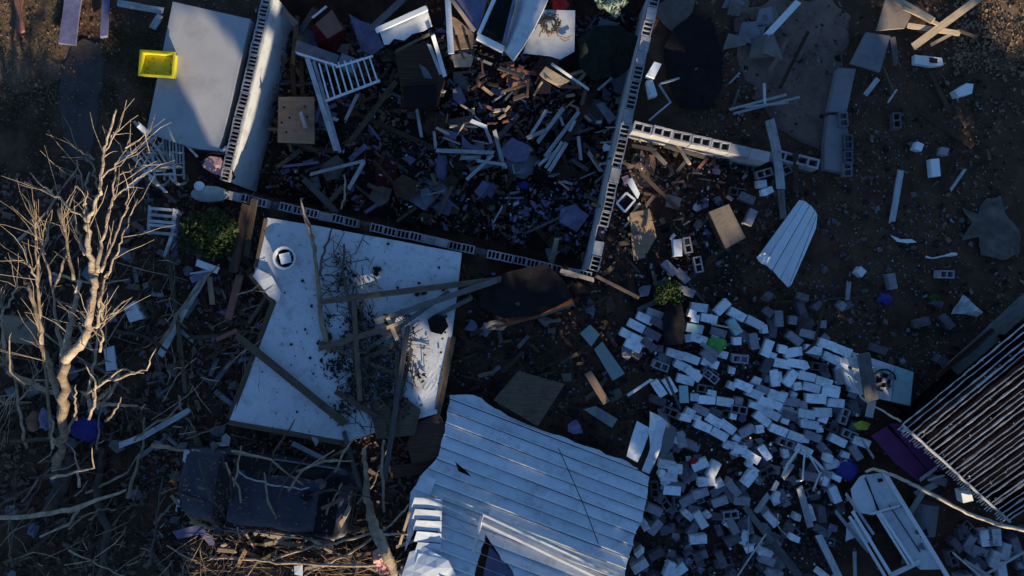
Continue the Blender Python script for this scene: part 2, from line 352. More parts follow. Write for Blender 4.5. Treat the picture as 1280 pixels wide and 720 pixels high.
# toppled wall sections and slabs
def toppled(pts, z, label, cells, m='fabric_grey', t=.19):
    root = sheet('toppled_wall', pts, z, t, m, label, 'wall section')
    for (x, y, a) in cells:
        me = hollow(.30, .19, .12, 2, .03)
        o = link('block', me, M['block_dark'], None, U(x, y, z + .02)); o.rotation_euler = (0, 0, R(-a)); pin(o, root)
    return root
mat('plaster', (.22, .215, .22), (.17, .165, .17), .9, 2, bump=.2, bscale=40, vary=.1, dirt=(.09, .085, .08), dirt_amt=.5)
toppled([(1048, 85), (1070, 86), (1058, 141), (1036, 139)], .32, 'grey slab of toppled wall just below the square grey panel', [], 'plaster')
toppled([(1036, 144), (1055, 143), (1062, 172), (1061, 217), (1031, 211), (1031, 180)], .26, 'grey slab of toppled wall with broken blocks along its edge', [(1053, 150, 85), (1059, 178, 88), (1059, 198, 88), (1058, 212, 88)], 'plaster')
sheet('plasterboard', [(1083, 40, .3), (1113, 45, .34), (1100, 90, .3), (1063, 79, .36)], .3, .06, 'plaster', 'square grey wall panel below the sunlit tan panel', 'panel')
# ------------------------------------------------------------------ porch slab and what stands on it
slab = sheet('porch_slab', [(216, 2), (313, 24), (300, 75), (286, 138), (272, 190), (238, 184), (183, 166), (186, 150)], .28, .3, 'concrete', 'large pale grey concrete porch slab with the yellow tote on its edge', 'slab')
# ------------------------------------------------------------------ yellow tote
def tote():
    c = U(201, 83, .28); r = empty('tote', c, R(-4)); tag(r, 'shallow yellow plastic tote lying open on the edge of the porch slab', 'tote')
    w, d, h, t = .33, .235, .15, .022
    b = MB(); b.box((-w, -d, 0), (w, d, t)); b.build('base', 'yellow', r)
    for sx in (-1, 1):
        b = MB(); b.box((min(sx * w, sx * (w - t)), -d, t), (max(sx * w, sx * (w - t)), d, h)); b.build('side', 'yellow', r)
        b = MB(); b.box((-w + t, min(sx * d, sx * (d - t)), t), (w - t, max(sx * d, sx * (d - t)), h)); b.build('side', 'yellow', r)
    b = MB()
    for (x0, y0, x1, y1) in ((-w - .03, -d - .03, w + .03, -d + .012), (-w - .03, d - .012, w + .03, d + .03), (-w - .03, -d + .012, -w + .012, d - .012), (w - .012, -d + .012, w + .03, d - .012)): b.box((x0, y0, h), (x1, y1, h + .02))
    b.build('rim', 'yellow', r)
    b = MB()
    for k in range(14): shard(b, Vector((random.uniform(-.25, .25), random.uniform(-.17, .17), t + .012)), random.uniform(.015, .05), .25)
    tag(b.build('leaf_litter', 'yellow_green', r), kind='stuff')
tote()
# ------------------------------------------------------------------ rocking chairs
def rocking_chair(label, mw, m='trim', w=.40):
    r = empty('rocking_chair', (0, 0, 0)); r.matrix_world = mw; r.rotation_mode = 'XYZ'; tag(r, label, 'rocking chair', 'white rocking chairs thrown off the porch')
    hw = w / 2
    def bar(name, p, q, wd, t):
        b = MB(); p, q = Vector(p), Vector(q); mm, L = frame_x(p, q); b.box((-L / 2, -wd / 2, -t / 2), (L / 2, wd / 2, t / 2), mm); return b.build(name, m, r)
    for s in (-1, 1):
        bar('back_post', (s * hw, .20, .12), (s * hw, .34, 1.06), .035, .035)
        bar('front_leg', (s * hw, -.2, .06), (s * hw, -.2, .62), .04, .04)
        bar('armrest', (s * (hw + .012), -.26, .64), (s * (hw + .012), .24, .66), .07, .022)
        P = [(Vector((s * hw, -.42 + .84 * i / 8, .012 + .13 * ((i - 4) / 4) ** 2)), .028) for i in range(9)]
        b = MB(); b.tube(P, 6); b.build('rocker', m, r)
    for i in range(5): x = (i - 2) * w * .17; bar('back_slat', (x, .235, .46), (x, .325, 1.0), .036, .014)
    bar('top_rail', (-hw, .335, 1.02), (hw, .335, 1.02), .075, .022); bar('lower_rail', (-hw, .23, .45), (hw, .23, .45), .04, .02)
    for i in range(6): y = -.22 + i * .08; bar('seat_slat', (-hw - .02, y, .42 - .012 * i), (hw + .02, y, .42 - .012 * i), .062, .018)
    bar('stretcher', (-hw, -.2, .22), (hw, -.2, .22), .03, .03); bar('stretcher', (-hw, .2, .22), (hw, .2, .22), .03, .03)
    return r
rocking_chair('white rocking chair tipped on its back against the porch slab', Matrix.Translation(U(213, 232, .42)) @ Matrix.Rotation(R(3), 4, 'Z') @ Matrix.Rotation(R(-84), 4, 'X'), w=.40)
def ladder_chair():
    r = empty('side_chair', U(203, 288, .1)); tag(r, 'toppled ladder back chair with pale rungs below the rocking chair', 'chair')
    for a in ((188, 258, 186, 292, .55, .5), (219, 262, 216, 292, .6, .5), (216, 292, 206, 321, .5, .1)): board('post', *a[:4], 4, a[4], a[5], 'trim', parent=r, t=.05)
    for y, e in ((260, 0), (268, 0), (276, 0), (281, 0), (290, 5)): board('rung', 186 - e, y, 219, y + 3, 3.4, .56, .58, 'trim', parent=r, t=.025)
    board('side_rail', 221, 264, 218, 320, 7, .45, .12, 'fabric_blue', parent=r, t=.03); board('arm', 219, 262, 227, 268, 4, .6, .5, 'trim', parent=r)
ladder_chair()
def rail_wreck():
    r = empty('porch_railing', U(185, 200, .05)); tag(r, 'broken white porch railing tangled in branches beside the rocking chair', 'railing')
    for a in ((168, 152, 203, 193), (160, 190, 207, 240), (150, 200, 196, 170), (165, 222, 204, 178), (158, 238, 200, 200), (176, 214, 206, 212)): board('rail', *a, 3.2, .25, .55, 'trim', parent=r, t=.03)
    for k in range(7): x = 168 + k * 5; board('baluster', x, 196 - k * 3, x + 16, 216 - k * 2, 2.2, .35, .45, 'trim', parent=r, t=.022)
    board('cap', 173, 156, 184, 166, 6, .7, .62, 'white', parent=r, t=.04)
rail_wreck()
def patio_chair():
    c = U(265, 208, 0.14); r = empty('patio_chair', c); tag(r, 'overturned dark metal chair with a faded red and white cushion', 'chair')
    sheet('cushion', [(252, 203, 0.28), (262, 195, 0.30), (276, 197, 0.30), (284, 214, 0.27), (279, 221, 0.26), (266, 216, 0.26), (254, 210, 0.26)], .3, .08, 'pink', amp=.03, sub=2, parent=r, freq=6)
    sheet('cushion_edge', [(250, 205, 0.24), (262, 193, 0.25), (278, 195, 0.25), (288, 215, 0.23), (279, 226, 0.22), (264, 219, 0.22)], .2, .06, 'maroon', amp=.02, sub=1, parent=r)
    for P in ([(243, 190, 0.18, 1.8), (262, 190, 0.29, 1.8), (280, 192, 0.29, 1.8), (293, 222, 0.22, 1.8), (278, 230, 0.18, 1.8)], [(246, 202, 0.22, 1.8), (250, 216, 0.23, 1.8), (270, 228, 0.22, 1.8), (290, 228, 0.18, 1.8)], [(243, 190, 0.18, 1.8), (247, 205, 0.22, 1.8), (262, 222, 0.23, 1.8)], [(262, 190, 0.29, 1.5), (252, 208, 0.25, 1.5)]): tube('frame_tube', P, 'rubber', r, .004)
    for P in ([(230, 178, 0.22, 1.6), (247, 196, 0.25, 1.6)], [(270, 180, 0.22, 1.6), (278, 192, 0.27, 1.6)], [(278, 190, 0.26, 3), (284, 184, 0.24, 3)]): tube('leg', P, 'metal_pale', r, .003)
patio_chair()
def basin(px, py, rx, ry, z, m, name, label, cat):
    b = MB(); n = 18; c = U(px, py, z); rings = [(1, 0), (1, .05), (.95, .07), (.86, .075), (.5, .10), (0.02, .11)]; vs = []; fs = []
    for rr, h in rings:
        for k in range(n): t = 6.2832 * k / n; vs.append(Vector((math.cos(t) * rx * rr / 60, math.sin(t) * ry * rr / 60, h)))
    for i in range(len(rings) - 1):
        for k in range(n): fs.append((i * n + k, i * n + (k + 1) % n, (i + 1) * n + (k + 1) % n, (i + 1) * n + k))
    fs.append(tuple((len(rings) - 1) * n + k for k in range(n))); b.add(vs, fs); me = b.mesh(name, True)
    return tag(link(name, me, M[m], None, c), label, cat)
basin(263, 243, 23, 10, .3, 'stone', 'stone_step', 'pale oval stone lid at the corner of the block walls', 'stone')
basin(250, 233, 6, 6, .34, 'white', 'saucer', 'small white saucer under the patio chair', 'saucer')
# ------------------------------------------------------------------ plants
def leaves(n, blobs, s, jit=1.0, name='foliage'):
    b = MB(); wts = [q[3] ** 2 for q in blobs]
    for _ in range(n):
        q = random.choices(blobs, wts)[0]; u = Vector((random.gauss(0, 1), random.gauss(0, 1), random.gauss(0, 1))).normalized() * random.random() ** .45
        c = U(q[0], q[1], q[2]) + Vector((u.x * q[3], u.y * q[3], u.z * q[3] * q[4])) / 60
        a = Vector((random.uniform(-1, 1), random.uniform(-1, 1), random.uniform(-.6, .6))).normalized(); d = a.cross(Vector((random.uniform(-1, 1), random.uniform(-1, 1), random.uniform(.2, 1)))).normalized()
        k = s * random.uniform(.5, 1.3); b.add([c - a * k, c + d * k * .5, c + a * k, c - d * k * .5], [(0, 1, 2, 3)])
    return b
def shrub(label, base, blobs, n, s, m='leaf', name='shrub'):
    r = empty(name, U(*base)); tag(r, label, 'shrub')
    o = leaves(n, blobs, s).build('foliage', m); pin(o, r)
    for q in blobs[:5]: tube('stem', [(base[0], base[1], 0, 1.6), ((base[0] + q[0]) / 2 + 2, (base[1] + q[1]) / 2, q[2] * .6, 1.2), (q[0], q[1], q[2], .6)], 'twig_dark', r)
    return r
shrub('dense dark green shrub growing beside the corner of the block wall', (262, 290, 0), [(250, 285, .5, 22, 1), (270, 280, .6, 20, 1), (282, 285, .6, 16, 1), (262, 302, .45, 22, 1), (240, 300, .35, 18, 1), (278, 305, .4, 18, 1)], 3600, .045)
shrub('small leafy green bush standing over the dark opening by the white blocks', (836, 366, 0), [(832, 362, .5, 13, 1), (843, 360, .5, 10, 1), (826, 372, .45, 9, 1), (845, 372, .45, 10, 1)], 1500, .032, 'leaf')
shrub('sunlit pale leafy tuft at the top edge of the debris room', (765, 4, 0), [(764, 3, .9, 10, 1), (769, 14, .8, 6, 1.2), (778, 2, .8, 6, 1), (752, 2, .8, 7, 1)], 420, .06, 'leaf_pale')
# ------------------------------------------------------------------ the leaning bare tree and dead stems round it
def tree(label, limbs, trunk, m='bark', name='bare_tree', twigs=0):
    if name == 'bare_tree': limbs = [[(*p[:3], p[3] * .52) for p in P] for P in limbs]; trunk = [(*p[:3], p[3] * .50) for p in trunk]
    if name == 'sapling': trunk = [(*p[:3], p[3] * .75) for p in trunk]
    r = empty(name, U(trunk[0][0], trunk[0][1], 0)); tag(r, label, 'tree'); tube('trunk', trunk, 'bark_shaded' if name == 'bare_tree' else m, r, .04, 5, 9)
    if name == 'sapling': limbs = [[(*p[:3], p[3] * .75) for p in P] for P in limbs]; trunk = [(*p[:3], p[3] * .75) for p in trunk]
    for P in limbs:
        tube('limb', P, m, r, .03, 4, 7)
        if twigs:
            b = MB()
            for _ in range(twigs):
                i = random.randrange(len(P) - 1); u = random.random(); a = U(*[P[i][k] + (P[i + 1][k] - P[i][k]) * u for k in range(3)]); d = (U(*P[i + 1][:3]) - U(*P[i][:3])).normalized()
                q = a; L = random.uniform(.2, .95); dd = (d + Vector((random.uniform(-.8, .8), random.uniform(-.8, .8), random.uniform(-.4, .6)))).normalized(); pts = [(q, .0075)]
                for j in range(3): q = q + dd * L / 3; dd = (dd + Vector((random.uniform(-.3, .3), random.uniform(-.3, .3), .1))).normalized(); pts.append((q, .006 - .0015 * j))
                b.tube(pts, 4)
            pin(tag(b.build('twig', m), kind='stuff'), r)
    return r
tree('pale leaning bare tree with many limbs, lit by low sun', [
    [(82, 450, 3.0, 10), (100, 432, 3.25, 8), (110, 420, 3.3, 7.5), (112, 400, 3.35, 7), (117, 370, 3.4, 7), (118, 345, 3.45, 7)],
    [(118, 345, 3.45, 7), (113, 330, 3.5, 5.5), (111, 305, 3.6, 5), (110, 278, 3.7, 4.5)], [(110, 278, 3.7, 4.5), (107, 262, 3.7, 4.2), (106, 252, 3.75, 2.5)],
    [(110, 278, 3.7, 4), (118, 262, 3.8, 3.4), (123, 240, 3.85, 3), (128, 215, 3.9, 2.6), (132, 185, 3.95, 2.3), (140, 158, 4, 2), (146, 136, 4, 1.6)],
    [(110, 276, 3.7, 2.4), (92, 262, 3.7, 2.2), (72, 248, 3.65, 1.8), (52, 232, 3.6, 1.5), (38, 216, 3.5, 1.1)],
    [(122, 340, 3.45, 4), (124, 318, 3.5, 3), (130, 290, 3.5, 2.6), (136, 265, 3.5, 2.2), (142, 245, 3.5, 1.8), (144, 215, 3.5, 1.5)],
    [(126, 340, 3.45, 3), (138, 310, 3.4, 2), (150, 280, 3.4, 1.8), (160, 255, 3.35, 1.5), (165, 235, 3.3, 1)],
    [(134, 345, 3.3, 2.4), (145, 320, 3.3, 1.9), (155, 295, 3.3, 1.6), (163, 270, 3.2, 1.4), (172, 248, 3.2, 1)],
    [(128, 222, 3.9, 1.6), (145, 205, 3.8, 1.4), (155, 190, 3.7, 1.2), (162, 170, 3.6, .9)], [(131, 195, 3.9, 1.4), (140, 172, 3.9, 1.2), (148, 164, 3.9, .8)],
    [(144, 215, 3.5, 1.2), (160, 195, 3.4, 1.1), (178, 180, 3.3, .8)], [(142, 250, 3.5, 1.2), (160, 232, 3.4, 1.1), (185, 216, 3.3, .8)], [(141, 240, 3.5, 1.1), (150, 222, 3.4, 1), (170, 205, 3.3, .8), (188, 190, 3.2, .7)],
    [(114, 412, 3.3, 2.2), (130, 402, 3.2, 2), (148, 386, 3.1, 1.8)], [(80, 445, 3.0, 8), (86, 420, 3.1, 6), (92, 395, 3.1, 5), (95, 370, 3.15, 4.5), (100, 350, 3.2, 4)],
    [(120, 410, 3.3, 3), (124, 380, 3.4, 2.8), (130, 350, 3.4, 2.6), (134, 340, 3.4, 2.4)], [(125, 440, 2.9, 2.4), (127, 420, 3, 2.2), (128, 390, 3, 2), (126, 365, 3.1, 1.8)],
    [(106, 318, 3.4, 3.2), (100, 300, 3.3, 2.8), (96, 282, 3.25, 2.2), (94, 270, 3.2, 1.6)]],
    [(70, 596, .0, 13), (74, 570, .9, 10), (78, 540, 1.8, 9), (80, 497, 2.5, 9), (82, 450, 3.0, 9)], twigs=4)
tree('grey bare sapling leaning left of the pale tree with crooked stem', [[(50, 420, 1.9, 3.4), (46, 390, 2.1, 3), (40, 365, 2.2, 2.6), (31, 348, 2.2, 2)], [(52, 430, 1.9, 2), (52, 410, 2, 1.8), (54, 380, 2.1, 1.2)], [(60, 460, 1.7, 2), (55, 440, 1.8, 1.6), (44, 424, 1.8, 1.2)]],
     [(85, 560, 0, 5), (72, 490, 1.2, 4.6), (58, 445, 1.8, 4), (50, 420, 1.9, 3.6)], 'twig', 'sapling', 5)
tree('dark bare sapling with thin forked stems above the grey sapling', [[(70, 400, 1.2, 2.2), (64, 350, 1.4, 1.8), (56, 318, 1.5, 1.6), (40, 300, 1.5, 1.2)], [(66, 365, 1.3, 2), (80, 330, 1.5, 1.8), (84, 300, 1.6, 1.6), (78, 280, 1.6, 1.4), (72, 262, 1.7, 1)], [(56, 318, 1.5, 1.4), (50, 290, 1.5, 1.2), (40, 268, 1.5, 1)], [(92, 350, 1.5, 2.4), (86, 310, 1.6, 2.2), (74, 260, 1.7, 2)]],
     [(82, 480, 0, 4), (75, 430, .7, 3.4), (70, 400, 1.2, 3)], 'twig', 'sapling', 6)
tree('thin grey sapling with upright twigs between the path and railing', [[(118, 200, .5, 1.6), (100, 190, .6, 1.3), (92, 182, .6, 1)], [(112, 215, .5, 1.4), (104, 235, .45, 1.4), (96, 200, .5, 1)]], [(126, 250, 0, 2), (120, 230, .3, 1.8), (114, 205, .5, 1.6), (108, 190, .5, 1)], 'twig', 'sapling', 5)
tree('small bare tree at the frame edge beside the tan box', [[(3, 390, 1.0, 2), (14, 372, 1.1, 1.6), (22, 356, 1.2, 1)], [(2, 385, 1, 1.8), (1, 365, 1.1, 1.4)]], [(12, 460, 0, 3.5), (6, 430, .5, 3), (2, 405, .9, 2.6), (3, 390, 1, 2)], 'twig', 'sapling', 5)
tree('upright forked dead stem rising behind the leaning trunk', [[(45, 300, 2.6, 1.6), (42, 270, 2.7, 1.4), (34, 250, 2.7, 1)], [(47, 330, 2.5, 1.8), (58, 300, 2.6, 1.4), (62, 280, 2.6, 1)], [(50, 360, 2.4, 1.8), (40, 335, 2.5, 1.3), (30, 325, 2.5, .9)]], [(66, 560, 0, 3), (58, 470, 1.5, 2.6), (50, 380, 2.3, 2.2), (45, 300, 2.6, 1.6)], 'twig', 'sapling', 12)
tree('thin pale dead stem between the trunk and the white yard box', [[(122, 420, 1.5, 1.6), (128, 400, 1.6, 1.3), (126, 380, 1.7, 1)], [(118, 440, 1.4, 1.5), (106, 424, 1.5, 1.2), (98, 405, 1.6, .9)]], [(110, 520, .2, 2.6), (115, 470, 1, 2.2), (122, 420, 1.5, 1.7)], 'bark', 'sapling', 10)
tree('low bushy dead sapling at the frame edge below the tan box', [[(20, 480, 1, 1.6), (12, 460, 1.1, 1.3), (4, 450, 1.2, 1)], [(24, 500, .8, 1.8), (40, 480, 1, 1.3), (48, 462, 1.1, .9)], [(20, 490, .9, 1.5), (8, 505, .9, 1.2), (-4, 500, .9, 1)]], [(34, 560, 0, 3), (26, 520, .6, 2.4), (20, 480, 1, 1.7)], 'twig', 'sapling', 14)
# dead branches lying about
BRG = 'dead branches lying in the yard'
def branch(P, desc, m='twig', label=None, name='fallen_branch', w=.02):
    o = tube(name, P, m, None, w, 4, 6)
    c = [sum(p[i] for p in P) / len(P) for i in (0, 1)]
    if label: tag(o, label, 'branch', BRG)
    else: auto(o, desc, 'branch', BRG, *c)
    return o
branch([(-10, 648, .5, 3), (40, 645, .6, 3), (90, 637, .7, 3), (120, 625, .7, 2.2), (158, 612, .6, 1.4)], '', 'bark', 'long pale fallen branch running in from the frame edge')
branch([(98, 638, .6, 2), (85, 655, .5, 1.8), (50, 671, .4, 1.3)], '', 'bark', 'short pale branch forking down from the long pale one')
branch([(102, 490, 1.6, 1.6), (118, 505, 1.6, 2), (130, 506, 1.6, 2), (150, 506, 1.5, 1.8), (172, 507, 1.4, 1.2)], '', 'bark', 'pale crooked twig lying out from the tree foot')
branch([(128, 505, 1.5, 1.8), (140, 490, 1.6, 1.6), (146, 478, 1.6, 2), (148, 462, 1.7, 1.6)], '', 'bark', 'pale broken twig standing off the crooked one')
branch([(10, 465, .8, 3), (30, 475, .9, 3), (50, 485, 1, 2.8), (72, 495, 1.1, 2.4)], '', 'twig', 'grey branch reaching from the tan box to the tree')
branch([(282, 578, .9, 1.4), (292, 600, 1.0, 1.6), (293, 640, .9, 1.6), (300, 672, .6, 1.4)], '', 'twig', 'thin upright stem bent across the dark car')
branch([(298, 588, 1.1, 1.1), (312, 598, 1.1, 1.1), (345, 607, 1.1, 1.1), (375, 611, 1.0, 1.1), (392, 608, 1, 1)], '', 'metal_pale', 'thin pale rod curving across the car roof')
branch([(262, 698, .5, 1.6), (275, 697, .55, 1.8), (310, 699, .6, 1.8), (345, 703, .6, 1.8), (420, 706, .7, 2), (470, 706, .7, 1.6)], '', 'bark', 'long pale root lying across the sunlit straw')
branch([(336, 700, .5, 1.5), (380, 686, .7, 1.6), (420, 678, .8, 1.6), (460, 668, .9, 1.6), (510, 668, .8, 1.2)], '', 'bark', 'slim pale branch arched over the straw heap')
branch([(380, 720, .5, 1.5), (420, 700, .6, 1.6), (455, 682, .7, 1.4), (500, 645, .9, 1.2), (512, 630, .95, 1)], '', 'bark', 'pale slanting twig rising to the torn roof corner')
branch([(382, 676, .6, 1.4), (402, 650, .8, 1.4), (420, 620, .9, 1.2), (428, 605, 1, 1)], '', 'twig', 'grey twig slanting from the car toward the roof panel')
branch([(455, 560, .9, 2), (457, 590, 1, 2.6), (458, 620, 1, 4), (463, 642, 1, 5.5)], '', 'twig', 'upper end of the broken sapling by the straw heap')
branch([(463, 642, 1, 6), (470, 665, .9, 6.5), (482, 690, .7, 6.5), (496, 722, .5, 6)], '', 'bark', 'thick broken sapling trunk lying on the straw heap')
branch([(480, 550, .9, 1.6), (477, 590, 1, 1.8), (480, 640, .9, 1.6)], '', 'twig', 'thin straight stem standing beside the broken sapling')
branch([(130, 560, .2, 4), (120, 620, .3, 5), (135, 660, .3, 5), (125, 725, .3, 5)], '', 'twig_dark', 'dark thick log lying below the tree foot')
branch([(60, 640, .2, 9), (80, 600, .3, 9), (90, 570, .4, 9)], '', 'twig_dark', 'dark thick stump lying along the tree foot')
branch([(375, 262, .75, 1), (385, 285, .8, 1.4), (393, 312, .7, 2), (398, 350, .6, 2.6), (402, 400, .55, 3.2), (412, 440, .5, 4)], '', 'twig', 'long bare branch lying down the white roof panel')
branch([(382, 268, .75, 1), (390, 290, .7, 1.4), (395, 315, .65, 1.6)], '', 'twig', 'short fork of the branch near the white bucket')
branch([(376, 248, .8, 1), (383, 275, .75, 1.2), (392, 312, .7, 1.3)], '', 'twig', 'thin twig crossing the low wall above the bucket')
branch([(415, 285, .8, 1), (405, 315, .7, 1.6), (398, 345, .6, 1.8)], '', 'twig_dark', 'dark twig meeting the long bare branch on the panel')
branch([(430, 305, .8, 1), (428, 340, .7, 1.6), (436, 380, .6, 2.4), (446, 410, .5, 2.6)], '', 'twig_dark', 'dark branch with side twigs in the middle of the panel')
branch([(430, 218, -.5, 1.2), (432, 245, -.4, 1.4), (426, 262, -.3, 1.4)], '', 'bark', 'pale frayed stick by the bent white frame')
random.seed(77)
for i in range(14):
    x, y = random.uniform(30, 135), random.uniform(470, 610); a = random.gauss(-1.3, .9); L = random.uniform(35, 95); z = random.uniform(1.0, 2.2); P = []; q = (x, y)
    for j in range(4): P.append((q[0], q[1], z + .12 * j, 1.7 - .4 * j)); q = (q[0] + math.cos(a) * L / 3, q[1] + math.sin(a) * L / 3); a += random.gauss(0, .35)
    branch(P, 'pale broken branch hanging round the trunk foot', 'bark' if i % 2 else 'twig')
random.seed(21)
for i in range(62):
    if i < 44: x, y = random.uniform(-15, 240), random.uniform(400, 730)
    elif i < 52: x, y = random.uniform(0, 110), random.uniform(230, 420)
    else: x, y = random.uniform(225, 450), random.uniform(560, 720)
    a = random.choice([random.gauss(-1.2, .5), random.gauss(-.5, .5), random.uniform(0, 3.1)]); L = random.uniform(40, 130); q = (x, y); P = []; rr = random.uniform(1.0, 2.6); z = random.uniform(.08, .6)
    for j in range(4): P.append((q[0], q[1], z + random.uniform(-.05, .12), rr * (1 - .2 * j))); q = (q[0] + math.cos(a) * L / 3, q[1] + math.sin(a) * L / 3); a += random.gauss(0, .22)
    k = random.random(); branch(P, 'thin grey dead branch' if k < .45 else 'dark dead branch', 'twig' if k < .45 else 'twig_dark')
# ------------------------------------------------------------------ added wall outside the view, openings shaped to throw shade and sun patches
SVD = (math.sin(SUN_AZ), math.cos(SUN_AZ)); SE = (-SVD[1], SVD[0]); TN = math.tan(R(SUN_EL)); VW = 13.0
def uw(P): return (P.x * SE[0] + P.y * SE[1], P.z + (VW - (P.x * SVD[0] + P.y * SVD[1])) * TN)
LIT = [  # (pixel outline, height): where sun comes through
    (.28, [(214, 4), (250, 10), (300, 62), (306, 78), (296, 130), (282, 176), (270, 190), (228, 104), (203, 62)]),
    (.42, [(176, 66), (228, 66), (226, 104), (176, 100)]),
    (.45, [(190, 206), (232, 206), (236, 236), (190, 236)]),
    (.26, [(244, 188), (296, 190), (292, 256), (240, 256)]),
    (.6, [(270, 268), (294, 266), (292, 296), (274, 290)]),
    (.0, [(334, 44, .34), (287, 210, .34), (299, 222, -.12), (347, 58, -.12)]), (.0, [(345, -8, .34), (339, 10, .34), (352, 26, -.12), (358, 8, -.12)]),
    (.9, [(556, -12), (568, -12), (596, 40), (594, 84), (560, 84)]), (.9, [(596, 44), (630, 58), (626, 70), (594, 54)]),
    (.9, [(664, -14), (690, -14), (676, 30), (646, 76), (632, 68), (655, 40)]), (.55, [(664, 30), (724, 10), (722, 66), (690, 76), (655, 66)]),
    (.9, [(740, -12), (790, -12), (786, 24), (760, 26)]),
    (-.3, [(668, 78), (712, 82), (716, 112), (690, 120), (664, 112)]), (-.6, [(622, 76), (656, 76), (650, 116), (622, 116)]),
    (-.55, [(552, 126), (640, 130), (642, 166), (552, 166)]), (-.5, [(592, 70), (664, 76), (664, 122), (596, 118)]), (-.5, [(712, 90), (745, 100), (745, 125), (712, 118)]), (-.5, [(752, 72), (772, 74), (768, 90), (752, 88)]),
    (.5, [(470, 40), (540, 8), (548, 34), (566, 90), (552, 96), (538, 60), (485, 62)]),
    (.32, [(800, 18), (818, 20), (812, 60), (800, 110), (788, 148), (782, 200), (772, 240), (762, 290), (746, 338), (736, 340), (748, 280), (766, 220), (778, 160)]),
    (.5, [(806, 76), (834, 76), (826, 100), (804, 100)]),
    (.76, [(786, 146, .80), (915, 178, .80), (915, 200, .42), (786, 176, .42)]),
    (.2, [(780, 178), (852, 176), (890, 190), (876, 206), (822, 206), (812, 236), (818, 262), (826, 300), (812, 328), (786, 330), (776, 300), (776, 230)]),
    (.3, [(838, 292), (872, 292), (872, 330), (838, 330)]), (.5, [(886, 256), (914, 254), (934, 296), (908, 312), (884, 268)]),
    (.2, [(826, 330), (846, 330), (858, 385), (815, 385)]),
    (.5, [(944, 312), (972, 312), (968, 338), (944, 332)]),
    (.42, [(668, 388), (722, 374), (722, 394), (680, 400)]), (.42, [(604, 402), (634, 400), (634, 414), (604, 414)]), (.3, [(690, 336), (760, 340), (806, 372), (800, 382), (720, 352)]),
    (.4, [(730, 464), (762, 480), (762, 508), (738, 504)]), (.4, [(780, 470), (818, 476), (816, 488), (784, 502)]),
    (.48, [(500, 412), (566, 412), (556, 512), (530, 510), (512, 470)]), (.48, [(444, 346), (476, 346), (482, 378), (456, 372)]), (.5, [(478, 396), (506, 388), (508, 424), (480, 420)]),
    (.38, [(312, 290), (330, 280), (336, 330), (316, 350)]),
    (.8, [(500, 620), (546, 612), (552, 640), (556, 735), (498, 735)]), (.93, [(584, 634), (612, 632), (800, 718), (800, 745), (740, 745), (600, 668)]),
    (.7, [(425, 624), (444, 628), (436, 676), (416, 676)]), (.7, [(318, 650), (372, 646), (376, 676), (318, 676)]), (.6, [(240, 676), (330, 664), (400, 670), (520, 640), (512, 740), (240, 740)]),
    (.3, [(1090, -14), (1180, -14), (1240, -14), (1210, 55), (1150, 62), (1095, 40)]), (.1, [(1222, -20), (1310, -20), (1310, 78), (1262, 68), (1238, 48)]),
    (.5, [(1190, 98), (1222, 98), (1220, 122), (1190, 122)]),
    (1.25, [(1126, 530), (1272, 374), (1380, 400), (1380, 560), (1262, 670)]), (.8, [(1198, 606), (1228, 606), (1228, 634), (1198, 634)]),
    (1.0, [(1128, 592), (1160, 600), (1220, 636), (1290, 656), (1290, 672), (1200, 650), (1150, 620), (1128, 606)]), (.3, [(940, 556), (982, 556), (978, 580), (940, 576)]), (.3, [(884, 572), (900, 572), (896, 600), (884, 600)]),
]
def shade_wall():
    polys = []
    for z, pts in LIT:
        P = [uw(U(q[0], q[1], q[2] if len(q) > 2 else z)) for q in pts]; polys.append((P, min(p[0] for p in P), max(p[0] for p in P), min(p[1] for p in P), max(p[1] for p in P)))
    cu, cw = .07, .05; u0, u1 = -12.5, 15.0; b = MB(); nrows = int(7.2 / cw); ncol = int((u1 - u0) / cu)
    ang = math.atan2(SE[1], SE[0]); r = empty('added_shade_wall', (SVD[0] * VW, SVD[1] * VW, 0), ang)
    tag(r, 'added unseen wall pierced to lay shade and sun patches over the yard', 'wall')
    def solid_at(u, w):
        n = noise.noise((u * 3, w * 3, 2)) * .05 + noise.noise((u * 9, w * 9, 7)) * .035
        top = 6.05 if u < -5.55 else (7.2 if u < 6 else 5.6)
        if w > top + n * 3: return False
        for P, a0, a1, b0, b1 in polys:
            if a0 - .1 < u < a1 + .1 and b0 - .1 < w < b1 + .1 and inside(u + n, w + n * .7, P): return False
        return True
    for j in range(nrows):
        w = (j + .5) * cw; run = None
        for i in range(ncol + 1):
            s = i < ncol and solid_at(u0 + (i + .5) * cu, w)
            if s and run is None: run = i
            if not s and run is not None:
                b.box((u0 + run * cu, -.05, j * cw), (u0 + i * cu, .05, (j + 1) * cw)); run = None
    b.build('pierced_screen', 'brick', r)
shade_wall()
# ------------------------------------------------------------------ big white roof panel on the yard
def white_panel():
    r = empty('flat_roof_panel', U(430, 410, .2)); tag(r, 'large white flat roof panel strewn with leaves and planks', 'roof panel')
    sheet('membrane', [(333, 272), (400, 283), (480, 298), (577, 316), (571, 370), (565, 420), (553, 480), (546, 517), (500, 530), (437, 552), (360, 538), (287, 525), (315, 455), (345, 374), (318, 340)], .46, .05, 'panel', amp=.02, sub=3, parent=r, freq=1.5)
    sheet('deck', [(331, 276), (574, 319), (562, 421), (543, 514), (437, 548), (291, 521), (344, 380), (321, 339)], .40, .12, 'wood_dark', parent=r)
    for a in ((567, 421, 548, 516, 6), (562, 424, 545, 512, 3), (287, 528, 436, 555, 6), (342, 378, 287, 524, 7), (314, 342, 344, 378, 9), (333, 274, 320, 335, 5)): board('fascia', *a, .44, .43, 'wood', parent=r, t=.05)
    return r
white_panel()
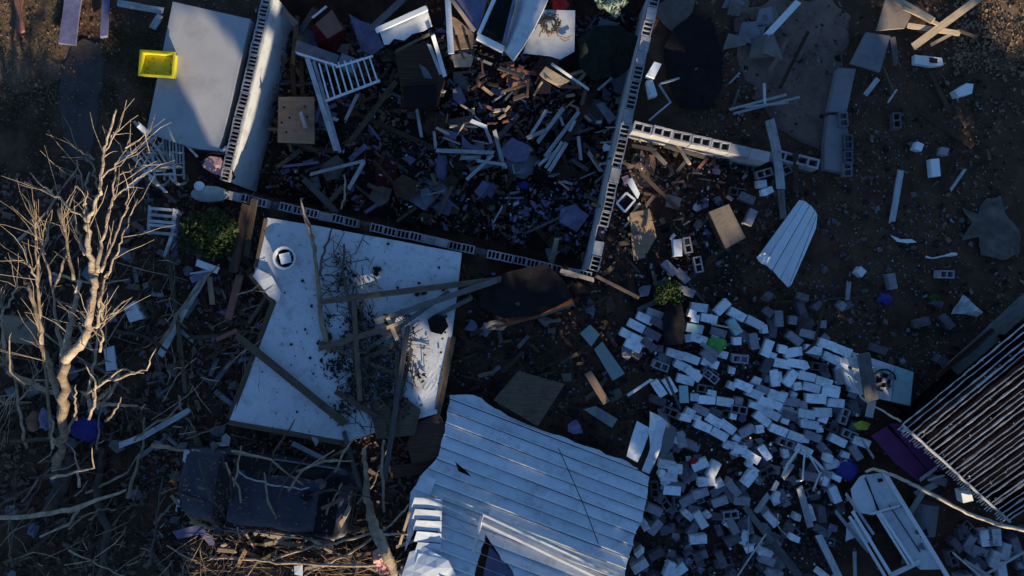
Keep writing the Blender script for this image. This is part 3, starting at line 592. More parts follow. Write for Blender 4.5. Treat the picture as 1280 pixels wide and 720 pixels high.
sheet('drywall_scrap', [(316, 345), (322, 336), (340, 345), (352, 366), (348, 377), (336, 370), (322, 352)], .54, .03, 'panel', 'torn scrap of white drywall at the corner of the white roof panel', 'drywall', amp=.03, sub=1)
def bucket():
    c = U(358, 323, .47); r = empty('bucket', c); tag(r, 'white plastic bucket with a grey tile inside on the white roof panel', 'bucket')
    n = 20; vs, fs = [], []; prof = [(.20, 0), (.215, .13), (.235, .14), (.19, .135), (.18, .02), (.001, .02)]
    for rr, h in prof:
        for k in range(n): t = 6.2832 * k / n; vs.append((math.cos(t) * rr, math.sin(t) * rr, h))
    for i in range(len(prof) - 1):
        for k in range(n): fs.append((i * n + k, i * n + (k + 1) % n, (i + 1) * n + (k + 1) % n, (i + 1) * n + k))
    b = MB(); b.add(vs, fs); b.build('wall', 'white', r)
    b = MB(); b.tube([(Vector((0, 0, .022)), .178), (Vector((0, 0, .03)), .178)], 18); b.build('inside', 'fabric_dark', r); b2 = MB(); mw = Matrix.Translation((.015, .0, .10)) @ Matrix.Rotation(R(12), 4, 'Z') @ Matrix.Rotation(R(8), 4, 'X'); b2.box((-.105, -.105, -.03), (.105, .105, .03), mw); b2.build('tile', 'block_white', r)  # dark disc gives the bucket's recess its shade
bucket()
# planks and leaf clumps on the panel
PK = 'planks strewn on the white roof panel'
for a, m, lab in (
    ((402, 377, 626, 349, 7, .62, .60), 'wood', 'long brown plank lying across the white panel toward the dark sofa'), ((470, 402, 622, 350, 7, .64, .63), 'wood_grey', 'long grey plank meeting the brown plank near the dark sofa'),
    ((398, 436, 500, 405, 7, .57, .62), 'wood', 'brown plank under the tangle of leaves on the white panel'), ((442, 372, 450, 500, 6, .60, .58), 'wood', 'brown plank running down the middle of the white panel'),
    ((510, 408, 481, 600, 6, .63, .9), 'wood_grey', 'long grey plank hanging off the lower edge of the white panel'), ((497, 440, 493, 545, 5, .60, .58), 'wood', 'brown lath beside the long grey hanging plank'),
    ((296, 420, 432, 530, 9, .58, .60), 'wood', 'wide brown plank slanting over the lower corner of the white panel'), ((400, 428, 500, 470, 5, .56, .56), 'wood', 'brown lath half buried in leaves on the white panel'),
    ((484, 395, 497, 425, 5, .66, .60), 'wood_pale', 'short pale splintered stick in the sunlit patch of the panel'), ((483, 410, 503, 402, 4, .68, .66), 'wood_pale', 'short pale stick crossing the splintered one'),
    ((515, 435, 500, 500, 4, .58, .56), 'wood', 'narrow brown lath on the sunlit part of the panel'), ((420, 490, 470, 520, 6, .57, .57), 'wood', 'brown offcut near the lower edge of the panel'), ((430, 540, 450, 610, 5, .5, .7), 'wood_grey', 'grey pole sticking out below the white panel'),
    ((590, 372, 540, 398, 5, .55, .56), 'wood_grey', 'grey lath by the black bag at the panel edge'), ((455, 450, 495, 430, 6, .57, .58), 'wood', 'brown board end in the leaf tangle'),
    ((560, 365, 470, 430, 5, .60, .58), 'wood_grey', 'grey batten slanting under the two long planks')): board('plank', *a, m, lab, 'plank', group=PK)
sheet('plywood', [(462, 502), (500, 492), (526, 512), (518, 544), (470, 549)], .53, .02, 'wood', 'brown plywood scrap under the plank tangle at the edge of the white roof panel', 'plywood', amp=.03, sub=2)
def leaf_clump():
    b = leaves(1300, [(432, 350, .52, 14, .3), (425, 325, .52, 10, .3), (450, 400, .52, 22, .3), (460, 440, .52, 30, .25), (420, 455, .52, 22, .25), (480, 480, .52, 26, .25), (445, 490, .52, 26, .25), (425, 515, .5, 16, .25), (500, 450, .52, 14, .3), (505, 395, .52, 8, .3), (525, 470, .52, 8, .3), (500, 510, .52, 14, .3), (410, 400, .52, 10, .3)], .05)
    tag(b.build('dead_leaves', 'leaf_dark'), kind='stuff')
    for m, cnt in (('twig_dark', 260), ('wood', 170), ('straw', 60)):
        b = MB()
        for _ in range(cnt):
            x, y = random.choice([(445, 400), (455, 450), (480, 470), (460, 500), (500, 440), (430, 340)]); x += random.gauss(0, 17); y += random.gauss(0, 20); a = random.choice([.5, -.3, 1.5, 1.2]) + random.gauss(0, .4); L = random.uniform(.06, .5); p = U(x, y, random.uniform(.48, .60)); d = Vector((math.cos(a), -math.sin(a), random.uniform(-.1, .1))) * L / 2
            b.tube([(p - d, .007), (p, .01), (p + d, .005)], 4)
        tag(b.build('splinters', m), kind='stuff')
    b = MB()
    for _ in range(120):
        p = U(random.gauss(450, 60), random.gauss(430, 60), .50)
        shard(b, p, random.uniform(.012, .05), .3)
    for _ in range(500): shard(b, U(random.uniform(295, 575), random.uniform(285, 548), .475), random.uniform(.006, .018), .3) if inside(0, 0, [(-1, -1), (1, -1), (1, 1), (-1, 1)]) else None
    for x, y in ((471, 336), (472, 338), (520, 368), (530, 365), (558, 362), (482, 403), (443, 384), (438, 476), (410, 420)): 
        for _ in range(3): shard(b, U(x + random.gauss(0, 2.5), y + random.gauss(0, 2.5), .50), .07, .4)
    tag(b.build('leaf_bits', 'leaf_dark'), kind='stuff')
leaf_clump()
sheet('bag', [(534, 400, .6), (545, 392, .64), (556, 396, .64), (560, 408, .6), (552, 418, .58), (538, 415, .58)], .6, .1, 'fabric_dark', 'crumpled black bag on the edge of the white roof panel', 'bag', amp=.06, sub=2, freq=5)
# ------------------------------------------------------------------ torn standing seam roof
def clip(P, n, d, keep):
    out = []
    for i in range(len(P)):
        a, b = P[i], P[(i + 1) % len(P)]; da = (a[0] * n[0] + a[1] * n[1] - d) * keep; db = (b[0] * n[0] + b[1] * n[1] - d) * keep
        if da >= 0: out.append(a)
        if da * db < 0: t = da / (da - db); out.append((a[0] + (b[0] - a[0]) * t, a[1] + (b[1] - a[1]) * t))
    return out
def metal_roof():
    r = empty('metal_roof', U(660, 610, 0)); tag(r, 'large torn white standing seam metal roof lying over the rubble', 'roof')
    out = [(562, 494), (592, 494), (635, 520), (668, 534), (700, 545), (740, 560), (786, 578), (812, 596), (808, 625), (803, 650), (795, 665), (785, 700), (778, 738), (655, 738), (607, 668), (586, 738), (548, 738), (550, 700), (546, 640), (535, 622), (514, 624), (513, 616), (530, 590), (548, 570), (556, 540)]
    o2 = []
    for i in range(len(out)):
        a, c = out[i], out[(i + 1) % len(out)]; L = math.hypot(c[0] - a[0], c[1] - a[1]); o2.append(a); m_ = int(L / 9)
        for q in range(1, m_):
            u = q / m_; o2.append((a[0] + (c[0] - a[0]) * u + random.uniform(-1.6, 1.6), a[1] + (c[1] - a[1]) * u + random.uniform(-1.6, 1.6)))
    out = o2
    e1, e2 = (.935, .355), (-.355, .935); ds = [p[0] * e2[0] + p[1] * e2[1] for p in out]; d0, d1 = min(ds), max(ds); wd = 15.2; k = 0; d = d0
    zf = lambda x, y: .36 + .0025 * ((x * e2[0] + y * e2[1]) - d0) + .0006 * (x - 660)
    while d < d1:
        P = clip(clip(out, e2, d + .2, 1), e2, d + wd - 1.3, -1)
        if len(P) > 2:
            o = sheet('roof_sheet', [(x, y, zf(x, y) + .004 * (k % 2)) for x, y in P], 0, .012, 'sheet_metal', amp=.028, sub=2, parent=r, freq=1.6)
            ts = sorted(p[0] * e1[0] + p[1] * e1[1] for p in P if abs(p[0] * e2[0] + p[1] * e2[1] - d - wd + 1.3) < .6)
            for q in range(0, len(ts) - 1, 2):
                if ts[q + 1] - ts[q] < 8: continue
                a = [(e1[0] * t + e2[0] * (d + wd - 1.9), e1[1] * t + e2[1] * (d + wd - 1.9)) for t in (ts[q], ts[q + 1])]
                board('seam', a[0][0], a[0][1], a[1][0], a[1][1], 1.3, zf(*a[0]) + .02, zf(*a[1]) + .02, 'sheet_metal', parent=o, t=.055, roll=0, jag=.005)
        d += wd; k += 1
    # raised sunlit folds, the patch ring and screw line
    for a in ((604, 642, 800, 732, 3, .90, .99), (602, 652, 770, 732, 3.5, .89, .97), (534, 622, 604, 652, 2, .76, .89), (548, 615, 612, 640, 2, .74, .86), (603, 644, 592, 690, 3, .92, .9)): board('fold', *a, 'metal_bright', parent=r, t=.09, roll=.3)
    for i in range(7):
        y = 622 + i * 14; sheet('torn_end', [(518 + i * 1, y, .78), (553 - i * .5, y + 2 + i % 2, .84), (552, y + 14.6, .80), (514 + i * 1, y + 12.6, .74)], 1, .012, 'sheet_metal', amp=.02, sub=1, parent=r)
    sheet('torn_corner', [(512, 690, .7), (530, 684, .8), (560, 700, .95), (580, 735, .95), (498, 735, .6)], 1, .012, 'sheet_metal', amp=.05, sub=2, parent=r)
    sheet('torn_corner', [(513, 618, .6), (530, 592, .66), (545, 600, .7), (528, 640, .66), (506, 690, .6)], 1, .012, 'sheet_metal', amp=.04, sub=2, parent=r)
    sheet('tear', [(569, 577, .66), (583, 589, .67), (589, 596, .69), (573, 589, .67)], 1, .006, 'metal_dark', parent=r)
    sheet('patch', [(568, 637, .84), (576, 637, .85), (577, 643, .86), (560, 642, .84)], .8, .02, 'metal_bright', parent=r); sheet('vent_cap', [(645, 556, .62), (650, 555, .62), (651, 562, .63), (644, 562, .63)], .62, .03, 'metal_bright', parent=r)
    tube('wire', [(698, 560, .66, .5), (715, 598, .74, .5), (730, 632, .83, .5), (748, 680, .95, .5)], 'rubber', r, .004)
    sheet('lower_skin', [(612, 682, .6), (660, 738, .65), (600, 738, .55)], .6, .02, 'fabric_blue', parent=r)
    return r
metal_roof()
sheet('metal_sheet', [(783, 570, .7), (790, 545, .75), (796, 526, .8), (814, 536, .8), (806, 556, .78), (797, 578, .75)], .7, .012, 'sheet_metal', 'bent grey metal sheet standing at the upper corner of the torn roof', 'metal sheet', amp=.04, sub=2, group='bent metal sheets')
sheet('metal_sheet', [(812, 514, .8), (824, 520, .95), (834, 527, .9), (826, 560, .85), (812, 592, .7), (803, 588, .7), (812, 560, .85)], .7, .012, 'sheet_metal', 'long curled pale metal sheet between the torn roof and the rubble', 'metal sheet', amp=.08, sub=3, group='bent metal sheets', smooth=True)
sheet('metal_sheet', [(833, 527, .6), (845, 535, .6), (842, 556, .55), (828, 575, .5), (822, 570, .5)], .6, .012, 'plaster', 'dark grey metal sheet tucked behind the curled pale one', 'metal sheet', amp=.05, sub=2, group='bent metal sheets')
# ------------------------------------------------------------------ shed roof: sun contrast put into colour, near black pans and pale ribs
def shed():
    c = U(1285, 520, 0); r = empty('shed', c); tag(r, 'dark ribbed metal shed roof with ribs paled for sunlight and a cable along its eave', 'shed')
    A, B, C, D = U(1130, 529, 1.30), U(1300, 388, 1.62), U(1470, 510, 1.42), U(1264, 650, 1.05)
    lift = Vector((0, 0, -.06))
    b = MB(); q = [A, D, C, B]; b.add([v + lift for v in q] + [v + lift - Vector((0, 0, .04)) for v in q], [(0, 1, 2, 3), (7, 6, 5, 4), (0, 4, 5, 1), (1, 5, 6, 2), (2, 6, 7, 3), (3, 7, 4, 0)]); pin(b.build('roof', 'metal_dark'), r)
    n = 27; us = [i / (n - 1) + random.uniform(-.011, .011) for i in range(n)]; us[0] = 0
    for i in range(n):
        u = us[i]; p = A.lerp(D, u); q = B.lerp(C, u + random.uniform(-.008, .008)); dr = (q - p).normalized(); p = p - dr * random.uniform(.0, .16); rr = random.choice([.008, .011, .014])
        P = [(p.lerp(q, k / 26) + Vector((0, 0, .012 + random.uniform(-.006, .006))) + (D - A).normalized() * random.uniform(-.007, .007), rr * random.choice([.8, 1, 1, 1.2, 1.7])) for k in range(27)]
        vs, fs = tube_geo(P, 5); b = MB(); b.add(vs, fs); pin(b.build('rib', 'rib_sunlit' if random.random() < .75 else 'metal_pale'), r)
        if i % 3 == 0: b = MB(); [shard(b, p.lerp(q, random.random() ** 1.6) + Vector((0, 0, -.02)) + (D - A).normalized() * random.uniform(-.05, .05), .016, .3, 2) for _ in range(9)]; pin(tag(b.build('flaked_zinc', 'metal_pale'), kind='stuff'), r)
    off = (A - B).normalized() * .18
    for i in range(1, n * 2):
        if i % 6 == 0: continue
        u = i / (n * 2.0); p = A.lerp(D, u) + off * .3 - Vector((0, 0, .05)); q = p + off * random.uniform(.35, .75); b = MB(); b.tube([(p, .012), (q, .012)], 5); pin(b.build('rib_end', 'rib_sunlit'), r)
    b = MB(); b.tube(refine([(A.lerp(D, k / 6) + off * .25 + Vector((0, 0, .02)), .026) for k in range(7)], 3, .008), 6); pin(b.build('eave_pipe', 'metal_pale'), r)
    for (P0, P1) in ((A, D), (A, B), (B, C), (D, C)):
        mwx, L = frame_x(Vector((P0.x, P0.y, 0)), Vector((P1.x, P1.y, 0))); b = MB(); b.box((-L / 2 + .1, -.03, 0), (L / 2 - .1, .03, min(P0.z, P1.z) - .12), Matrix.Translation(((c - mwx.translation).normalized() * .5).xy.to_3d()) @ mwx); pin(b.build('wall', 'metal_dark'), r)
shed()
board('board', 1192, 462, 1290, 372, 20, .45, .6, 'wood_grey', 'wide grey board along the upper edge of the ribbed shed roof')
board('board', 1172, 470, 1240, 412, 5, .5, .55, 'wood_dark', 'dark batten beside the wide grey board at the shed')
for P, lab in (([(1060, 470, .4, .8), (1066, 482, .5, 1), (1080, 500, .6, 1.2), (1104, 514, .8, 1.2), (1126, 527, 1.3, 1.3)], 'thin pale cable running from the painted wall section to the shed roof'),
               ([(1082, 590, .7, 1.6), (1092, 586, .75, 1.8), (1110, 592, .8, 2), (1135, 602, .85, 2.1), (1155, 613, .9, 2.2), (1185, 628, .95, 2.2), (1215, 644, 1, 2.2), (1250, 656, 1, 2.2), (1290, 664, 1, 2.2)], 'thick pale rope like cable sweeping over the white door frame to the shed')):
    tag(tube('cable', P, 'cable', None, .012, 5), lab, 'cable', 'cables near the shed')
sheet('box', [(1201, 614, .85), (1213, 612, .85), (1217, 626, .8), (1204, 629, .8)], .85, .2, 'white', 'bright white small box below the shed eave', 'box')
for pts, lab in (([(1090, 545), (1108, 534), (1135, 560), (1160, 590), (1148, 602), (1120, 580)], 'dark purple panel between the cables and the shed'), ([(1112, 530), (1126, 530), (1165, 565), (1180, 588), (1164, 592), (1138, 562)], 'second purple panel tucked against the shed wall')): sheet('plastic_sheet', pts, .45, .04, 'purple', lab, 'panel', amp=.03, sub=1)
# ------------------------------------------------------------------ dark car
def dent(me, amp, sd, cuts=3):
    bm = bmesh.new(); bm.from_mesh(me); bmesh.ops.subdivide_edges(bm, edges=bm.edges[:], cuts=cuts, use_grid_fill=True)
    for v in bm.verts: q = v.co * 1.7 + Vector((sd, 0, 0)); v.co.z += amp * (noise.noise(q) + .6 * noise.noise(q * 2.7)); v.co.y += amp * .5 * noise.noise(q + Vector((4, 9, 2)))
    bm.to_mesh(me); bm.free()
    for p in me.polygons: p.use_smooth = True
def car():
    mw = Matrix.Translation(U(343, 607, 0)) @ Matrix.Rotation(R(-8), 4, 'Z') @ Matrix.Diagonal((.86, .86, .8, 1))
    r = empty('car', (0, 0, 0)); r.matrix_world = mw; tag(r, 'dark blue crushed car half buried in branches below the white roof panel', 'car')
    sec = [(-2.05, .62, .42, .58), (-1.95, .78, .35, .66), (-1.5, .86, .22, .76), (-.85, .88, .2, .84), (.2, .88, .2, .86), (1.2, .88, .2, .86), (1.8, .84, .25, .84), (2.05, .70, .38, .74)]
    def loft(secs, prof):
        vs, fs = [], []
        for s in secs: vs += prof(*s)
        n = len(prof(*secs[0]))
        for i in range(len(secs) - 1):
            for k in range(n): fs.append((i * n + k, i * n + (k + 1) % n, (i + 1) * n + (k + 1) % n, (i + 1) * n + k))
        fs.append(tuple(range(n))); fs.append(tuple((len(secs) - 1) * n + k for k in range(n))); return vs, fs
    pr = lambda x, hw, z0, z1: [(x, -hw * .9, z0), (x, -hw, z0 + .2), (x, -hw * .97, z1 - .08), (x, -hw * .86, z1), (x, 0, z1 + .04), (x, hw * .86, z1), (x, hw * .97, z1 - .08), (x, hw, z0 + .2), (x, hw * .9, z0)]
    vs, fs = loft(sec, pr); me = pyd('body', vs, fs); dent(me, .07, 3); link('body', me, M['car_paint'], r)
    cp = lambda x, hw, z0, z1: [(x, -hw, z0), (x, -hw * .99, (z0 + z1) / 2), (x, -hw * .8, z1), (x, 0, z1 + .03), (x, hw * .8, z1), (x, hw * .99, (z0 + z1) / 2), (x, hw, z0)]
    vs, fs = loft([(-.62, .60, 1.20, 1.27), (-.4, .62, 1.22, 1.30), (.4, .63, 1.22, 1.32), (1.2, .60, 1.19, 1.27), (1.35, .58, 1.16, 1.22)], cp); me = pyd('roof', vs, fs); dent(me, .10, 8); link('roof', me, M['car_paint'], r)
    def pane(name, q, m='glass'):
        a = [Vector(v) for v in q]; n = (a[1] - a[0]).cross(a[2] - a[0]).normalized() * .012; b = MB(); b.add(a + [v - n for v in a], [(0, 1, 2, 3), (7, 6, 5, 4), (0, 4, 5, 1), (1, 5, 6, 2), (2, 6, 7, 3), (3, 7, 4, 0)]); return b.build(name, m, r)
    pane('windscreen', [(-1.1, -.72, .86), (-1.1, .72, .86), (-.60, .58, 1.22), (-.60, -.58, 1.22)]); pane('rear_window', [(1.75, .70, .86), (1.75, -.70, .86), (1.33, -.56, 1.19), (1.33, .56, 1.19)])
    for s in (-1, 1):
        for x0, x1, y0, y1 in ((-.98, .28, -.52, .28), (.36, 1.55, .36, 1.26)): pane('side_window', [(x0, s * .82, .87), (x1, s * .82, .87), (y1, s * .62, 1.22), (y0, s * .62, 1.22)])
        for x in (.32, 1.62, -1.05): b = MB(); b.tube([(Vector((x, s * .83, .86)), .022), (Vector((x * .9 + (.1 if x < 0 else -.03), s * .615, 1.24)), .022)], 5); b.build('pillar', 'car_paint', r)
        b = MB(); b.tube([(Vector((-1.05, s * .85, .875)), .02), (Vector((.3, s * .86, .89)), .02), (Vector((1.7, s * .84, .88)), .02)], 5); b.build('belt_trim', 'plaster', r)
        b = MB(); b.box((-.95, s * .92 - .07, .85), (-.80, s * .92 + .07, .97)); b.build('mirror', 'car_paint', r)
        b = MB(); b.box((-2.03, s * .58 - .14, .55), (-1.9, s * .58 + .14, .66)); b.build('headlight', 'metal_pale', r)
        for x in (-1.3, 1.35):
            b = MB(); b.tube([(Vector((x, s * .70, .31)), .31), (Vector((x, s * .89, .31)), .31)], 14); wh = b.build('wheel', 'rubber', r); b = MB(); b.tube([(Vector((x, s * .88, .31)), .19), (Vector((x, s * .90, .31)), .17)], 12); b.build('rim', 'metal_pale', wh)
    bm_ = MB(); [shard(bm_, Vector((random.choice([-1.6, -.1, 1.0]) + random.gauss(0, .35), random.gauss(0, .4), 1.34 if 0 else .9)), random.uniform(.01, .03), .3) for _ in range(24)]
    tag(bm_.build('paint_chips', 'crumb_white', r), kind='stuff')
    b = MB()
    for _ in range(900): shard(b, Vector((random.gauss(.1, .9), random.gauss(-.15, .6), random.uniform(.95, 1.42))), random.uniform(.008, .03), .25, random.uniform(1, 2.5))
    tag(b.build('leaf_litter', 'crumb_brown', r), kind='stuff')
car()
# ------------------------------------------------------------------ concrete blocks
S = sheet
random.seed(11)
SOL = [solid(.40, .20, .19) for _ in range(5)]; HOL = [hollow(.40, .20, .19, 2, .033) for _ in range(2)]; HALF = [solid(.20, .20, .19) for _ in range(3)]
BRK = [solid(.26, .19, .17, .05, .01) for _ in range(5)]
BG = 'loose concrete blocks spilled across the yard'
BM = {'w': ('block_white', SOL, 'white solid block'), 'g': ('block', SOL, 'grey solid block'), 'd': ('block_dark', SOL, 'dark solid block'), 'h': ('block', HOL, 'grey hollow block'),
      'v': ('block_white', HALF, 'white half block'), 'k': ('block_dark', HOL, 'dark hollow block'), 't': ('block_teal', SOL, 'pale teal block'), 'b': ('block_dark', BRK, 'broken grey block'), 'x': ('block_white', BRK, 'broken white block'), 'y': ('block', HALF, 'grey half block')}
CACHE = {}
NB = [0]; SPILL = {}
def fill(x, y, a, k, z, sc=None, tilt=.3):
    if NB[0] < 105: NB[0] += 1; return blk(x, y, a, k, z, sc, tilt)
    mk, lst, d = BM[k]; s = sc or .86; mw = Matrix.Translation(U(x, y, z)) @ Matrix.Rotation(R(-a), 4, 'Z') @ Matrix.Rotation(random.uniform(-tilt, tilt), 4, 'X') @ Matrix.Rotation(random.uniform(-tilt, tilt), 4, 'Y') @ Matrix.Diagonal((s, s, 1, 1)); me = random.choice(lst)
    SPILL.setdefault(mk, MB()).add([mw @ v.co for v in me.vertices], [tuple(p.vertices) for p in me.polygons])
def blk(x, y, a, k='w', z=None, sc=None, tilt=.09, lab=None):
    sc = sc or (.82 if k not in 'wt' else .87)
    mk, lst, d = BM[k]; i = random.randrange(len(lst)); key = (k, i)
    if key not in CACHE:
        me = lst[i].copy(); me.materials.clear(); me.materials.append(M[mk]); CACHE[key] = me
    o = bpy.data.objects.new('concrete_block', CACHE[key]); COL.objects.link(o)
    zz = z if z is not None else .22 + random.uniform(-.03, .04)
    o.location = U(x, y, zz); big = tilt > .2; tx, ty = random.uniform(-tilt, tilt), random.uniform(-tilt, tilt)
    o.rotation_euler = (tx, ty, R(-a)); o.scale = (sc, sc, 1)
    st = 'level' if abs(tx) + abs(ty) < .08 else 'steeply tilted' if abs(tx) + abs(ty) > .3 else 'tilted'
    an = -a % 180; ori = 'crosswise' if 50 < an < 130 else 'slantwise' if 25 < an < 155 else ''
    if lab: tag(o, lab, 'block', BG)
    else: auto(o, f'{st} ' + (f'{ori} ' if ori else '') + d, 'block', BG, x, y)
    return o
LIST = '''902,384,-43,w 873,384,10,w 864,392,20,v 885,398,12,w 868,398,12,v 867,410,10,t 860,422,80,v 872,423,20,w 920,393,27,w 917,408,60,t 858,364,25,g 920,426,0,v 843,442,18,w 863,448,20,w 887,453,20,w 852,457,25,w 866,465,20,x 885,445,40,g
806,398,25,w 795,407,25,w 785,418,25,w 798,425,25,w 791,432,25,w 818,392,20,g 822,403,30,d 825,457,20,h 887,465,40,k 924,448,5,h 815,417,30,d 810,430,40,d 822,436,15,b
942,403,27,w 941,426,80,g 958,435,-70,w 972,398,88,g 990,400,5,y 1007,417,15,g 1032,430,20,w 1052,438,20,w 990,440,-8,w 1015,437,10,w 1037,447,25,w 977,454,8,w 993,454,8,w 1004,457,60,v 967,472,80,w 987,472,-52,w 1007,470,15,w 1028,477,15,w 1013,484,15,w 1037,490,12,w 1053,463,30,w 1062,452,20,w 1049,452,25,w 1058,474,40,w 1048,470,80,g 928,482,22,w 942,492,22,w 957,457,-60,d 970,494,22,w 925,450,0,b 995,482,80,v 1017,497,3,w 1022,458,10,k 1028,464,60,d
953,487,22,g 957,503,25,w 966,504,25,w 963,517,25,w 980,524,18,v 943,507,20,x 952,523,38,w 1020,498,3,w 1043,503,5,w 1027,515,0,w 1007,517,8,w 1011,530,10,w 972,537,20,w 993,545,22,w 981,553,20,h 1003,562,25,w 1015,545,20,g 1037,486,12,w 933,538,-28,g 988,502,10,g 1002,506,80,y 1046,550,25,w 1068,565,55,g 1075,552,20,w 1053,520,-70,h 1036,533,22,k 1060,542,22,h 924,562,10,x 938,570,30,w 938,593,-55,w 957,588,-30,k 980,512,10,g 985,518,20,d
823,485,55,w 837,482,60,w 856,474,15,w 854,492,88,t 866,467,40,w 867,496,0,v 882,499,3,w 905,502,10,w 922,501,5,y 888,470,40,h 880,485,10,k 837,514,20,k 855,523,10,x 878,532,22,w 892,525,30,w 898,542,30,w 908,533,35,w 851,549,80,g 923,512,10,h 822,500,20,d 875,512,25,g 912,557,10,x 922,562,15,x 935,567,20,x 893,515,20,b
833,580,10,w 835,595,2,w 839,612,3,w 818,611,85,k 859,625,-28,g 875,616,-22,g 891,586,-65,w 882,601,-5,w 916,610,50,g 817,636,22,g 818,658,-50,g 875,649,60,w 872,673,-5,w 912,643,-5,h 915,657,60,g 799,706,-35,w 848,712,-35,w 820,691,-30,d 863,699,65,k 872,699,65,d 899,626,-20,g 926,625,5,g 936,597,-50,w 893,645,10,b 901,699,70,d 915,674,-30,d 803,655,60,x
1031,597,-75,g 1042,617,68,w 1025,642,80,d 957,699,20,g 967,716,15,g 1011,595,10,g 1228,671,80,w 1243,670,85,w 1254,688,-80,w 1241,698,-75,w 1250,711,80,w 1267,680,70,g 1271,700,80,k 1220,713,60,g 1188,696,75,k 1193,680,50,d 1222,687,20,g 1171,599,20,g 1130,580,40,b
1180,343,2,h 1119,152,88,k 1113,352,80,g 1074,340,40,v 954,217,-18,h 978,215,-28,h 952,230,-10,x 957,240,-20,x 932,248,20,d 921,240,10,k 846,310,85,w 858,307,80,h 872,331,80,h 937,272,-65,g 836,335,45,g 852,345,45,g 1146,184,20,v 1178,190,10,y 1097,436,18,d 1178,452,30,d 1150,403,-12,d 1182,402,50,d 992,423,40,g 1003,372,20,b 960,371,30,b 961,390,40,b 1170,380,30,b'''
for line in LIST.split():
    x, y, a, k = line.split(','); rub = 480 < float(y)
    blk(float(x), float(y), float(a) + random.uniform(-2, 2), k, None if 790 < float(x) < 1080 else .1, tilt=.06 if k in 'wtgv' else .14)
POLYR = [(815, 545), (850, 470), (790, 440), (800, 390), (850, 380), (930, 385), (1000, 430), (1070, 445), (1085, 560), (1060, 600), (1055, 735), (785, 735), (800, 660), (815, 600)]
for _ in range(30):
    x, y = random.uniform(795, 1065), random.uniform(560, 728)
    if inside(x, y, POLYR): fill(x, y, random.uniform(0, 180), random.choice('xxvw'), .24 + random.uniform(-.06, .06), random.uniform(.6, .85), .2)
for _ in range(36):
    x, y = random.uniform(800, 1075), random.uniform(400, 570)
    if inside(x, y, POLYR): fill(x, y, random.choice([15, 20, 25, 80, 100]), random.choice('xv'), .2 + random.uniform(-.05, .05), random.uniform(.6, .85), .15)
for _ in range(22): fill(random.uniform(1190, 1290), random.uniform(655, 730), random.uniform(0, 180), random.choice('gdkb'), .07, None, .3)
for _ in range(12): fill(random.uniform(955, 1075), random.uniform(375, 440), random.uniform(0, 180), random.choice('dbby'), .06, None, .3)
n = 0
while n < 135:
    x, y = random.uniform(785, 1085), random.uniform(385, 730)
    if not inside(x, y, POLYR) or (y < 520 and random.random() < .5): continue
    k = random.choice('ggggddkkbbbyy' if y > 530 else 'ggddbbyk'); fill(x, y, random.uniform(0, 180), k, .07 + random.uniform(-.03, .05), None, .4); n += 1
for mk, g in SPILL.items(): tag(g.build('block_rubble', mk), kind='stuff')
b = MB()
for _ in range(5200):
    x, y = random.uniform(780, 1095), random.uniform(375, 735)
    if not inside(x, y, POLYR): continue
    p = U(x, y, 0); p.z = gh(p.x, p.y) + random.uniform(.01, .14); shard(b, p, abs(random.gauss(0, .028)) + .008, .6)
tag(b.build('block_rubble', 'block_dark'), kind='stuff')
b = MB()
for _ in range(420):
    x, y = random.uniform(780, 1095), random.uniform(375, 735)
    if not inside(x, y, POLYR): continue
    p = U(x, y, random.uniform(.08, .3)); shard(b, p, abs(random.gauss(0, .022)) + .01, .5)
tag(b.build('block_chips', 'crumb_white'), kind='stuff')
# painted wall section with the broken fan
def painted_section():
    r = empty('painted_wall_section', U(1104, 472, .1)); tag(r, 'fallen painted block wall section with a broken fan and a teal end', 'wall section')
    for i, (x0, x1, m) in enumerate(((1066, 1088, 'block_white'), (1089, 1118, 'block_white'), (1119, 1142, 'block_teal'))):
        f = lambda x: 440 + (x - 1066) * .33; g = lambda x: (490 + (x - 1066) * .23)
        sheet('wall_piece', [(x0, f(x0)), (x1, f(x1)), (x1 - 4, g(x1)), (x0 - 4, g(x0))], .24, .18, m, parent=r, amp=.008, sub=1)
    return r
painted_section()
board('board', 1079, 442, 1089, 500, 16, .5, .45, 'wood_grey', 'wide grey board lying over the painted wall section', t=.04)
def fan():
    c = U(1104, 475, .27); r = empty('fan', c); tag(r, 'broken round dark fan with pale blades on the painted wall section', 'fan')
    b = MB(); b.tube([(Vector((math.cos(t) * .24, math.sin(t) * .22, .03)), .018) for t in [i * .42 for i in range(12)]], 5); b.build('ring', 'rubber', r)
    b = MB(); b.tube([(Vector((0, 0, 0)), .15), (Vector((0, 0, .02)), .15)], 12); b.build('backing', 'rubber', r)
    for a in (.5, 2.2, 3.9, 5.3):
        q = [Vector((math.cos(a + d) * rr, math.sin(a + d) * rr, .04 + h)) for d, rr, h in ((-.12, .05, 0), (-.4, .20, .03), (.35, .20, -.005), (.2, .05, 0))]; b = MB(); b.add(q + [v - Vector((0, 0, .012)) for v in q], [(0, 1, 2, 3), (7, 6, 5, 4), (0, 4, 5, 1), (1, 5, 6, 2), (2, 6, 7, 3), (3, 7, 4, 0)]); b.build('blade', 'block_dark', r)
    b = MB(); b.tube([(Vector((0, 0, .03)), .05), (Vector((0, 0, .08)), .045)], 10); b.build('hub', 'metal_pale', r)
fan()
